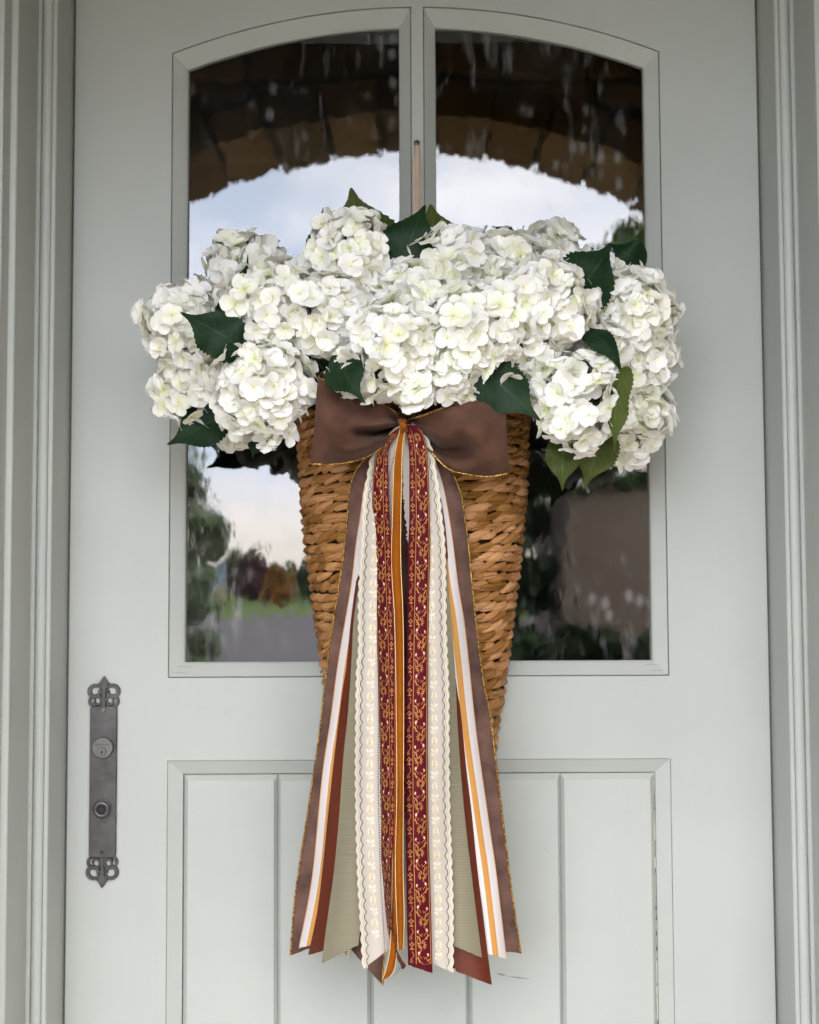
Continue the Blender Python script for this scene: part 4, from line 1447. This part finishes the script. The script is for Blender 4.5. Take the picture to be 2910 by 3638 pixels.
# two back tails, showing between the lace and the olive ribbon and in the middle
bt3 = Tail([(1500, 1420), (1800, 1395), (2400, 1330), (3000, 1262), (3450, 1240)], [(1500, 1440), (1800, 1452), (2400, 1448), (3000, 1400), (3450, 1360)], 1500, 3370, 3500, -0.012, 0.002, 0.7, 1.0, 600)
bt4 = Tail([(1500, 1440), (1800, 1432), (2400, 1428), (3000, 1500), (3450, 1600)], [(1500, 1460), (1800, 1500), (2400, 1540), (3000, 1620), (3450, 1690)], 1500, 3440, 3440, -0.014, 0.002, 0.7, 1.0, 600)
for tl_ in (bt3, bt4):
    v, f, uvs = tl_.mesh(60, 8)
    o = part('tail', v, f, M['velvet_lit_nap'], bow, True, uvs)
    part('gold_cord', *edge_tube(tl_, 1.0 if tl_ is bt3 else 0.0, 0.0013), M['gold'], o, True)
def bow_loop(T, B, depth_f, depth_b, shift_back, pleats, seed):
    """T, B: top and bottom edges (s, x, y) from the knot (s=0) to the outer fold (s=1)"""
    rows = []
    def at(tab, s): return spline([(a, b_) for a, b_, c in tab], s), spline([(a, c) for a, b_, c in tab], s)
    NF, NW = 26, 22
    seq = [('f', i / NF) for i in range(NF + 1)] + [('e', k / 6) for k in range(1, 6)] + [('b', 1 - i / NF) for i in range(NF + 1)]
    v, f, uvs = [], [], []
    edges = ([], [])
    for r_, (kd, s) in enumerate(seq):
        ss = s if kd in 'fb' else 1.0
        (tx, ty), (bx, by) = at(T, ss), at(B, ss)
        for j in range(NW + 1):
            w_ = j / NW
            x, y = lerp(tx, bx, w_), lerp(ty, by, w_)
            sgn_ = 1 if T[-1][1] > 1450 else -1
            x += sgn_ * ss ** 3 * (7 * math.sin(math.pi * w_) + 4 * math.sin(7 * w_ + 1)) - sgn_ * ss ** 3 * 4
            df = depth_f(ss, w_)
            db = depth_b(ss, w_)
            if kd == 'f': d = df
            elif kd == 'b': d = db; x += shift_back[0] * ss; y += shift_back[1] * sm(0, .6, ss)
            else:
                a = math.pi * s
                d = lerp(db, df, 0.5 + 0.5 * math.cos(a))
                x += (1 if T[-1][1] > 1450 else -1) * 7 * math.sin(a)
                x += shift_back[0] * (0.5 - 0.5 * math.cos(a)); y += shift_back[1] * (0.5 - 0.5 * math.cos(a))
            p = P(x, y, d)
            v.append(p); uvs.append((w_, s))
            if j == 0: edges[0].append(p)
            if j == NW: edges[1].append(p)
    k = NW + 1
    for i in range(len(seq) - 1):
        for j in range(NW):
            a = i * k + j
            f.append((a, a + 1, a + k + 1, a + k))
    return v, f, uvs, edges
def pleat(s, w_, amps):
    return sum(a * math.sin(w_ * k * math.pi + p) for a, k, p in amps)
def dfL(s, w_):
    body = 0.192 + 0.056 * math.sin(math.pi * min(1, s * 0.70 + 0.02)) * (0.45 + 0.55 * math.sin(math.pi * w_))
    crease = -0.040 * math.exp(-((w_ - (0.63 - 0.14 * s)) / 0.10) ** 2) * sm(0.0, 0.20, s) * (1 - sm(0.42, 0.80, s))
    crease2 = -0.014 * math.exp(-((w_ - (0.30 + 0.12 * s)) / 0.11) ** 2) * sm(0.30, 0.6, s) * (1 - sm(0.75, 1.0, s))
    ridge = 0.016 * math.exp(-((w_ - 0.42 + 0.1 * s) / 0.13) ** 2) * (1 - sm(0.45, 0.9, s)) * sm(0.05, 0.3, s)
    lower = 0.018 * math.exp(-((w_ - 0.80) / 0.15) ** 2) * sm(0.1, 0.5, s) * (1 - sm(0.7, 1.0, s))
    return body + crease + crease2 + ridge + lower + 0.006 * (1 - s) * math.sin(w_ * 17 + 0.6) + 0.004 * math.sin(w_ * 6 + s * 7) + 0.0022 * math.sin(s * 19 + w_ * 9)
def dfR(s, w_):
    body = 0.192 + 0.058 * math.sin(math.pi * min(1, s * 0.68 + 0.02)) * (0.5 + 0.5 * math.sin(math.pi * w_))
    crease = -0.044 * math.exp(-((w_ - (0.84 - 0.26 * s)) / 0.12) ** 2) * sm(0.0, 0.15, s) * (1 - sm(0.38, 0.74, s))
    dim = -0.018 * math.exp(-((w_ - 0.66) / 0.18) ** 2 - ((s - 0.56) / 0.15) ** 2)
    top = 0.012 * math.exp(-((w_ - 0.25) / 0.2) ** 2) * sm(0.2, 0.6, s) * (1 - sm(0.75, 1.0, s))
    return body + crease + dim + top + 0.006 * (1 - s) * math.sin(w_ * 15 + 2.0) + 0.004 * math.sin(w_ * 5 + s * 6 + 1) + 0.0022 * math.sin(s * 17 - w_ * 8)
def dbk(s, w_): return 0.190 - 0.012 * math.sin(math.pi * s) + 0.004 * math.sin(w_ * 9)
TLp = [(0, 1432, 1488), (.3, 1372, 1442), (.6, 1290, 1412), (.85, 1195, 1366), (1, 1136, 1345)]
BLp = [(0, 1432, 1534), (.2, 1375, 1578), (.4, 1305, 1622), (.6, 1240, 1642), (.8, 1170, 1650), (1, 1108, 1648)]
TRp = [(0, 1452, 1490), (.25, 1512, 1472), (.5, 1605, 1438), (.75, 1690, 1419), (1, 1790, 1408)]
BRp = [(0, 1452, 1534), (.2, 1520, 1594), (.4, 1590, 1664), (.6, 1665, 1686), (.8, 1738, 1693), (1, 1806, 1682)]
for T_, B_, df_, sh_ in ((TLp, BLp, dfL, (10, -22)), (TRp, BRp, dfR, (-14, -46))):
    v, f, uvs, ed = bow_loop(T_, B_, df_, dbk, sh_, None, 1)
    o = part('loop', v, f, M['velvet_brown'], bow, True, uvs)
    for e_ in ed:
        fine = []
        for a, b_ in zip(e_, e_[1:]):
            m_ = max(1, int((b_ - a).length / 0.0016))
            fine += [a.lerp(b_, q / m_) + Vector((0, -0.0004, 0)) for q in range(m_)]
        part('gold_cord', *tube(fine, lambda i: 0.00115 * (1.12 if i % 2 else 0.86), 6), M['gold'], o, True)

# striped ribbon
rb = ribbon_thing('striped_ribbon', 'white ribbon with an orange centre stripe, two tails between brown and rust')
SL = [(1500, 1428), (1560, 1375), (1630, 1330), (1685, 1308), (1740, 1292), (1823, 1281), (1933, 1264), (2071, 1248), (2203, 1226), (2356, 1200), (2544, 1175), (2732, 1147), (2889, 1131), (3077, 1113), (3202, 1094), (3366, 1061)]
SR = [(1500, 1470), (1575, 1526), (1619, 1541), (1718, 1573), (1829, 1595), (1933, 1611), (2071, 1628), (2200, 1649), (2356, 1667), (2513, 1683), (2638, 1698), (2795, 1720), (2951, 1742), (3077, 1761), (3233, 1780), (3405, 1800)]
t1 = Tail(SL, shift(SL, 10, 72), 1502, 3369, 3352, 0.0045, 0.002, 0.6, 0.2, 640)
t2 = Tail(shift(SR, -10, -76), SR, 1502, 3386, 3406, 0.0045, 0.002, 0.6, 1.9, 600)
t3 = Tail([(1500, 1425), (2400, 1310), (3000, 1240), (3400, 1212)], [(1500, 1440), (2400, 1345), (3000, 1290), (3400, 1243)], 1502, 3370, 3412, -0.006, 0.001, 0.6, 1.9, 600)
for tl_ in (t1, t2, t3):
    v, f, uvs = tl_.mesh()
    part('tail', v, f, M['striped'], rb, True, uvs)
# rust satin
rb = ribbon_thing('rust_ribbon', 'rust brown satin ribbon, two tails between the striped and olive ribbons')
RL = [(1500, 1428), (1600, 1360), (1700, 1320), (1850, 1293), (2000, 1274), (2200, 1247), (2356, 1232), (2482, 1213), (2688, 1188), (2889, 1166), (3077, 1147), (3233, 1128), (3393, 1095)]
RR = [(1500, 1465), (1600, 1522), (1700, 1552), (1850, 1580), (2000, 1594), (2200, 1614), (2419, 1626), (2576, 1642), (2732, 1657), (2889, 1676), (3077, 1695), (3233, 1714), (3390, 1733), (3499, 1748)]
t1 = Tail(RL, shift(RL, 8, 100), 1504, 3394, 3362, 0.0075, 0.0025, 0.6, 2.6, 800)
t2 = Tail(shift(RR, -8, -122), RR, 1504, 3450, 3500, 0.0065, 0.0025, 0.6, 0.3, 760)
for tl_ in (t1, t2):
    v, f, uvs = tl_.mesh()
    part('tail', v, f, M['rust'], rb, True, uvs)
# olive grosgrain
rb = ribbon_thing('olive_ribbon', 'ribbed olive grey grosgrain ribbon, two tails outside the lace')
OL = [(1500, 1428), (1600, 1368), (1700, 1330), (1850, 1306), (2000, 1286), (2200, 1257), (2325, 1250), (2513, 1238), (2701, 1219), (2920, 1203), (3108, 1185), (3265, 1163), (3421, 1143)]
OR = [(1500, 1465), (1600, 1515), (1700, 1546), (1796, 1568), (1961, 1584), (2126, 1597), (2300, 1611), (2388, 1617), (2576, 1626), (2764, 1639), (2951, 1657), (3108, 1676), (3265, 1695), (3402, 1713)]
t1 = Tail(OL, shift(OL, 8, 122), 1506, 3423, 3358, 0.0105, 0.003, 0.7, 4.0, 900)
t2 = Tail(shift(OR, -8, -120), OR, 1506, 3350, 3403, 0.0095, 0.003, 0.7, 0.9, 900)
for tl_ in (t1, t2):
    v, f, uvs = tl_.mesh()
    part('tail', v, f, M['olive'], rb, True, uvs)

# lace: scalloped outer edge, eyelets, raised cream embroidery
SC = 39.5
def scal(y): return abs(math.sin(math.pi * y / SC))
rb = ribbon_thing('lace_ribbon', 'ivory eyelet lace ribbon with scalloped edge, two tails beside the burgundy ones')
LL = [(1505, 1430), (1560, 1365), (1620, 1325), (1697, 1308), (1757, 1297), (1851, 1291), (1961, 1286), (2071, 1280), (2181, 1277), (2300, 1278), (2388, 1271), (2576, 1268), (2764, 1267), (2951, 1270), (3139, 1276), (3265, 1284), (3440, 1293)]
LLr = [(1505, 1436), (1560, 1412), (1620, 1402), (1700, 1397), (1850, 1394), (1960, 1386), (2071, 1375), (2181, 1364), (2300, 1352), (2450, 1350), (2764, 1351), (2951, 1356), (3139, 1364), (3265, 1374), (3370, 1389), (3440, 1392)]
LR = [(1505, 1470), (1564, 1518), (1608, 1534), (1674, 1545), (1740, 1557), (1823, 1564), (1906, 1574), (2016, 1579), (2126, 1580), (2236, 1582), (2300, 1584), (2450, 1590), (2638, 1591), (2826, 1593), (3014, 1599), (3202, 1605), (3440, 1606)]
LRl = [(1505, 1440), (1564, 1436), (1630, 1428), (1740, 1432), (1900, 1445), (2016, 1460), (2200, 1478), (2600, 1486), (3000, 1494), (3440, 1500)]
for left in (True, False):
    if left: tl_ = Tail(LL, LLr, 1508, 3442, 3366, 0.0150, 0.002, 0.6, 0.4, 700)
    else: tl_ = Tail(LRl, LR, 1508, 3404, 3456, 0.0145, 0.002, 0.6, 1.4, 760)
    # ground with true scalloped border
    rows = 400
    v, f, uvs = [], [], []
    cols = 8
    for i in range(rows + 1):
        t_ = i / rows
        for j in range(cols + 1):
            u = j / cols
            y = tl_.y0 + t_ * (tl_.cut(u) - tl_.y0)
            wpx = max(20.0, spline(tl_.R, y) - spline(tl_.L, y))
            sedge = (6.0 * scal(y)) / wpx
            ue = u
            if left: ue = u - sedge * (1 - u) ** 3
            else: ue = u + sedge * u ** 3
            raw = 0
            if left and j == cols or (not left and j == 0): raw = random.uniform(-.035, .035)
            v.append(tl_.pt(ue + raw, y))
            e_ = (u if left else 1 - u) * wpx
            uvs.append((e_, y))
    for i in range(rows):
        for j in range(cols):
            a = i * (cols + 1) + j
            f.append((a, a + cols + 1, a + cols + 2, a + 1))
    ground = part('tail', v, f, M['lace'], rb, True, uvs)
    # scallop cord bands
    acc = ([], [])
    def upos(px_from_edge, y):
        wpx = max(20.0, spline(tl_.R, y) - spline(tl_.L, y))
        return (px_from_edge / wpx) if left else 1 - px_from_edge / wpx
    for (e0, e1, hgt) in ((-4.6, 5.0, 0.0010), (8.5, 12.0, 0.0006)):
        bv, bf = [], []
        n_ = 420
        for i in range(n_ + 1):
            y = lerp(tl_.y0 + 10, tl_.cut(0 if left else 1) - 2, i / n_)
            sc_ = scal(y)
            for q, (ee, hh) in enumerate(((e0, 0.0002), ((e0 + e1) / 2, hgt), (e1, 0.0002))):
                bv.append(tl_.pt(upos(ee - 6.0 * (sc_ - 0.5) * (1 if e0 < 0 else 1.25) , y), y, hh))
        for i in range(n_):
            for q in range(2):
                a = i * 3 + q
                bf.append((a, a + 3, a + 4, a + 1))
        add(acc, (bv, bf))
    part('scallop_edge', *acc, M['ivory'], ground, True, [(0, 0)] * len(acc[0]))
    # embroidery
    emb, embw, eye_ = ([], []), ([], []), ([], [])
    def ell(acc_, ex, y, ra, rb_, rot, h, n_=12):
        """domed oval of thread; ex = px from scallop edge"""
        k0 = len(acc_[0])
        for k in range(n_):
            a = 2 * math.pi * k / n_
            if k == 0:
                jit = random.uniform(0.82, 1.12); ra_, rb2 = ra * jit, rb_ * random.uniform(0.9, 1.1); rot += random.uniform(-0.18, 0.18)
            xx = ra_ * math.cos(a); yy = rb2 * math.sin(a)
            X = xx * math.cos(rot) - yy * math.sin(rot); Y = xx * math.sin(rot) + yy * math.cos(rot)
            acc_[0].append(tl_.pt(upos(ex + X, y + Y), y + Y, 0.0003))
        acc_[0].append(tl_.pt(upos(ex, y), y, h))
        for k in range(n_):
            acc_[1].append((k0 + k, k0 + (k + 1) % n_, k0 + n_))
    y = tl_.y0 + 160
    ymax = min(tl_.cl, tl_.cr) - 14
    e_c = 46 if left else 48
    while y < ymax:
        y += 80.5
        if y > ymax - 22: break
        ell(embw, e_c, y, 15, 19, 0.0, 0.0010, 14)
        ell(emb, e_c - 7, y - 2, 3.2, 13, 0.22, 0.0016, 8)
        ell(emb, e_c + 7, y - 2, 3.2, 13, -0.22, 0.0016, 8)
        ell(eye_, e_c, y + 8, 2.3, 2.8, 0.0, 0.0018, 8)
        ell(eye_, e_c + 1, y - 4, 0.9, 8, 0.15, 0.0017, 6)
        for sgn in (-1, 1):
            ell(emb, e_c + sgn * 8, y + 33, 5.5, 8, sgn * 0.6, 0.0010, 8)
            ell(embw if sgn < 0 else emb, e_c + sgn * 9, y + 47, 5.5, 7.5, sgn * 0.7, 0.0010, 8)
        ell(emb, e_c, y + 40, 1.6, 22, 0.0, 0.0008, 8)
    part('embroidery', *emb, M['ivory'], ground, True, [(0, 0)] * len(emb[0]))
    part('embroidery', *embw, M['ivory_warm'], ground, True, [(0, 0)] * len(embw[0]))
    part('eyelet', *eye_, M['eyelet'], ground, True)

# burgundy jacquard with woven gold vine
rb = ribbon_thing('burgundy_ribbon', 'burgundy ribbon woven with gold flowers and vines, two tails down the middle')
BL = [(1508, 1436), (1542, 1385), (1575, 1354), (1619, 1337), (1674, 1328), (1768, 1322), (1878, 1325), (1988, 1328), (2126, 1333), (2236, 1338), (2450, 1344), (2701, 1351), (2889, 1354), (3045, 1354), (3139, 1362), (3296, 1376), (3377, 1398), (3443, 1430)]
BLr = [(1508, 1442), (1540, 1415), (1570, 1392), (1608, 1380), (1685, 1380), (1796, 1383), (1906, 1388), (2016, 1391), (2154, 1395), (2300, 1401), (2450, 1402), (2701, 1402), (2889, 1402), (2983, 1399), (3064, 1390), (3139, 1387), (3265, 1393), (3371, 1409), (3443, 1450)]
BR = [(1508, 1438), (1564, 1449), (1630, 1454), (1740, 1454), (1851, 1454), (1961, 1450), (2071, 1449), (2181, 1446), (2300, 1445), (2513, 1441), (2764, 1440), (3077, 1443), (3265, 1446), (3427, 1450)]
BRr = [(1508, 1478), (1540, 1502), (1575, 1513), (1630, 1520), (1713, 1524), (1823, 1527), (1933, 1529), (2071, 1526), (2181, 1524), (2300, 1522), (2450, 1521), (2701, 1520), (2951, 1523), (3139, 1529), (3296, 1533), (3457, 1537)]
def twL(u, y): return (u - 0.5) * lerp(0.016, 0.030, sm(2900, 3300, y)) * sm(1600, 1900, y)
def motifs(tl_, main_left, root):
    gold, whit = ([], []), ([], [])
    PER = 82.0
    WPX = 84.0
    def pt(u, y, h):
        return tl_.pt((1 - u) if main_left else u, y, h)
    def inside(y): return tl_.y0 + 20 < y < min(tl_.cl, tl_.cr) - 4
    def ell(acc_, u, y, ra, rb_, rot, h=0.0010, n_=8):
        if not inside(y) or not inside(y + rb_): return
        k0 = len(acc_[0])
        for k in range(n_):
            a = 2 * math.pi * k / n_
            xx = ra * math.cos(a); yy = rb_ * math.sin(a)
            X = xx * math.cos(rot) - yy * math.sin(rot); Y = xx * math.sin(rot) + yy * math.cos(rot)
            acc_[0].append(pt(u + X / WPX, y + Y, 0.0004))
        acc_[0].append(pt(u, y, h))
        for k in range(n_):
            acc_[1].append((k0 + k, k0 + (k + 1) % n_, k0 + n_))
    def line(pts, w_, h=0.0007):
        k0 = len(gold[0])
        m_ = 0
        for i, (u, y) in enumerate(pts):
            a, b_ = pts[max(i - 1, 0)], pts[min(i + 1, len(pts) - 1)]
            tx, ty = (b_[0] - a[0]) * WPX, b_[1] - a[1]
            L_ = math.hypot(tx, ty) or 1
            nx, ny = -ty / L_ * w_, tx / L_ * w_
            yy = max(tl_.y0 + 8, min(y, min(tl_.cl, tl_.cr) - 3))
            gold[0].append(pt(u + nx / WPX, yy + ny, h)); gold[0].append(pt(u - nx / WPX, yy - ny, h))
            m_ += 1
        for i in range(m_ - 1):
            a = k0 + 2 * i
            gold[1].append((a, a + 1, a + 3, a + 2))
    # the two long lines
    for uu in (0.34, 0.945):
        line([(uu, lerp(tl_.y0 + 10, tl_.cut(0.5) - 6, i / 120)) for i in range(121)], 1.25)
    y0 = tl_.y0 + 45
    k = 0
    while y0 < max(tl_.cl, tl_.cr) - 20:
        sg = 1 if k % 2 else -1
        fu = 0.635 + 0.035 * sg
        # flower: a fan of petals round a dark eye
        for q in range(10):
            a = -math.pi / 2 + (q - 4.5) * RAD(33) + 0.15 * sg
            rr = 12.5 if q in (3, 4, 5, 6) else 10.5
            ell(gold, fu + rr * math.cos(a) / WPX, y0 + rr * math.sin(a), 6.0, 2.2, a, 0.0013)
        # vine from the flower to the next cell
        vn = []
        for i in range(15):
            t_ = i / 14
            vn.append((fu + (0.20 * math.sin(t_ * math.pi) * sg) - 0.07 * sg * t_, y0 + 14 + t_ * (PER - 26)))
        line(vn, 0.9)
        vn2 = [(0.64 - 0.25 * sg * math.sin(i / 10 * math.pi * 0.9), y0 + 40 + i * 5.0) for i in range(11)]
        line(vn2, 0.8)
        # buds
        bu, by = 0.635 + 0.17 * sg, y0 + 27
        ell(gold, bu, by, 4.6, 7.6, -0.3 * sg, 0.0009)
        ell(whit, bu, by + 0.5, 3.0, 5.4, -0.3 * sg, 0.0016)
        bu2, by2 = 0.635 - 0.20 * sg, y0 + 33
        ell(gold, bu2, by2, 3.6, 6.6, 0.3 * sg, 0.0009)
        ell(whit, bu2, by2, 2.3, 4.6, 0.3 * sg, 0.0016)
        line([(bu, by + 6), (0.635 + 0.05 * sg, y0 + 48)], 0.9)
        line([(bu2, by2 + 6), (0.635 - 0.03 * sg, y0 + 50)], 0.9)
        # leaves
        for (lu, ly, ro) in ((0.22, 47, 0.9), (0.16, 56, 0.4), (-0.21, 52, -0.9), (-0.13, 60, -0.3)):
            ell(gold, 0.635 + lu * sg, y0 + ly, 2.5, 6.6, ro * sg, 0.0010, 7)
        # narrow border: four-dot flower, drop, scrolled stem
        for (du, dy) in ((0, -6), (0, 6), (-6, 0), (6, 0)):
            ell(gold, 0.17 + du / WPX, y0 - 4 + dy, 3.6, 3.6, 0, 0.0011, 7)
        for (ro, dx_) in ((0, 0), (0.8, 3.5), (-0.8, -3.5)):
            ell(gold, 0.17 + dx_ / WPX, y0 + 12, 2.0, 5.2, -ro, 0.0010, 7)
        line([(0.17 + 0.075 * math.sin(i / 12 * 5.6) , y0 + 22 + i * 3.4) for i in range(13)], 1.0)
        line([(0.15 + 0.01 * i, y0 + 48 + 2 * i) for i in range(6)], 0.9)
        line([(0.13 + 0.012 * i, y0 + 54 + 2 * i) for i in range(5)], 0.9)
        y0 += PER
        k += 1
    part('woven_vine', *gold, M['thread'], root, True, [(0, 0)] * len(gold[0]))
    part('woven_bud', *whit, M['thread_white'], root, True, [(0, 0)] * len(whit[0]))
tA = Tail(BL, BLr, 1510, 3445, 3432, 0.0215, 0.0012, 0.5, 1.0, 800, twL)
tB = Tail(BR, BRr, 1510, 3428, 3458, 0.0205, 0.0012, 0.5, 2.0, 800)
for tl_, ml in ((tA, True), (tB, False)):
    v, f, uvs = tl_.mesh(140, 10)
    o = part('tail', v, f, M['burgundy'], rb, True, uvs)
    motifs(tl_, ml, o)

# mustard velvet cord ribbon: two narrow tails and the knot that ties the bunch
rb = ribbon_thing('mustard_ribbon', 'narrow mustard velvet ribbon knotted round the bow, tails hanging at the centre')
MA_L = [(1515, 1424), (1560, 1413), (1630, 1402), (1700, 1398), (1850, 1394), (2000, 1391), (2200, 1402), (2500, 1408), (2826, 1410), (3077, 1405), (3265, 1410), (3375, 1416)]
MA_R = [(1515, 1443), (1560, 1433), (1630, 1428), (1700, 1427), (1850, 1424), (2000, 1424), (2200, 1432), (2500, 1434), (2826, 1433), (3077, 1432), (3265, 1436), (3375, 1432)]
MB_L = [(1515, 1424), (1700, 1400), (2000, 1396), (2400, 1398), (2800, 1398), (3077, 1394), (3265, 1391), (3377, 1385), (3452, 1370), (3487, 1356)]
MB_R = [(1515, 1443), (1700, 1420), (2000, 1416), (2400, 1416), (2800, 1418), (3077, 1413), (3265, 1416), (3377, 1410), (3452, 1398), (3487, 1366)]
t1 = Tail(MA_L, MA_R, 1515, 3376, 3372, 0.0275, 0.001, 0.5, 0.7, 500)
t2 = Tail(MB_L, MB_R, 1515, 3484, 3474, 0.0240, 0.001, 0.5, 2.7, 500)
for tl_ in (t1, t2):
    v, f, uvs = tl_.mesh(100, 6)
    o = part('tail', v, f, M['mustard'], rb, True, uvs)
    for u in (0.0, 1.0):
        part('selvedge', *edge_tube(tl_, u, 0.00055, None, 9.0, True, 0.0004), M['pale_edge'], o, True)
# knot: a short pinched band wrapped over the gathered ribbons
v, f, uvs = [], [], []
for i in range(17):
    t_ = i / 16
    ang = lerp(-1.9, 1.9, t_)
    yy = 1512 + 24 * math.sin(ang) * 1.0
    for j in range(9):
        u = j / 8 * 2 - 1
        wd = 12 + 4.5 * abs(math.sin(ang)) ** 2
        xx = 1432 + u * wd + 5 * math.sin(ang)
        d = 0.212 + 0.022 * math.cos(ang) + 0.003 * math.cos(u * 1.5) + 0.0012 * math.sin(u * 9 + 1)
        v.append(P(xx, yy, d)); uvs.append((u, t_))
for i in range(16):
    for j in range(8):
        a = i * 9 + j
        f.append((a, a + 9, a + 10, a + 1))
part('knot', v, f, M['mustard'], rb, True, uvs)
print('objects', len(bpy.data.objects), 'strands', len(placed), len(vis))
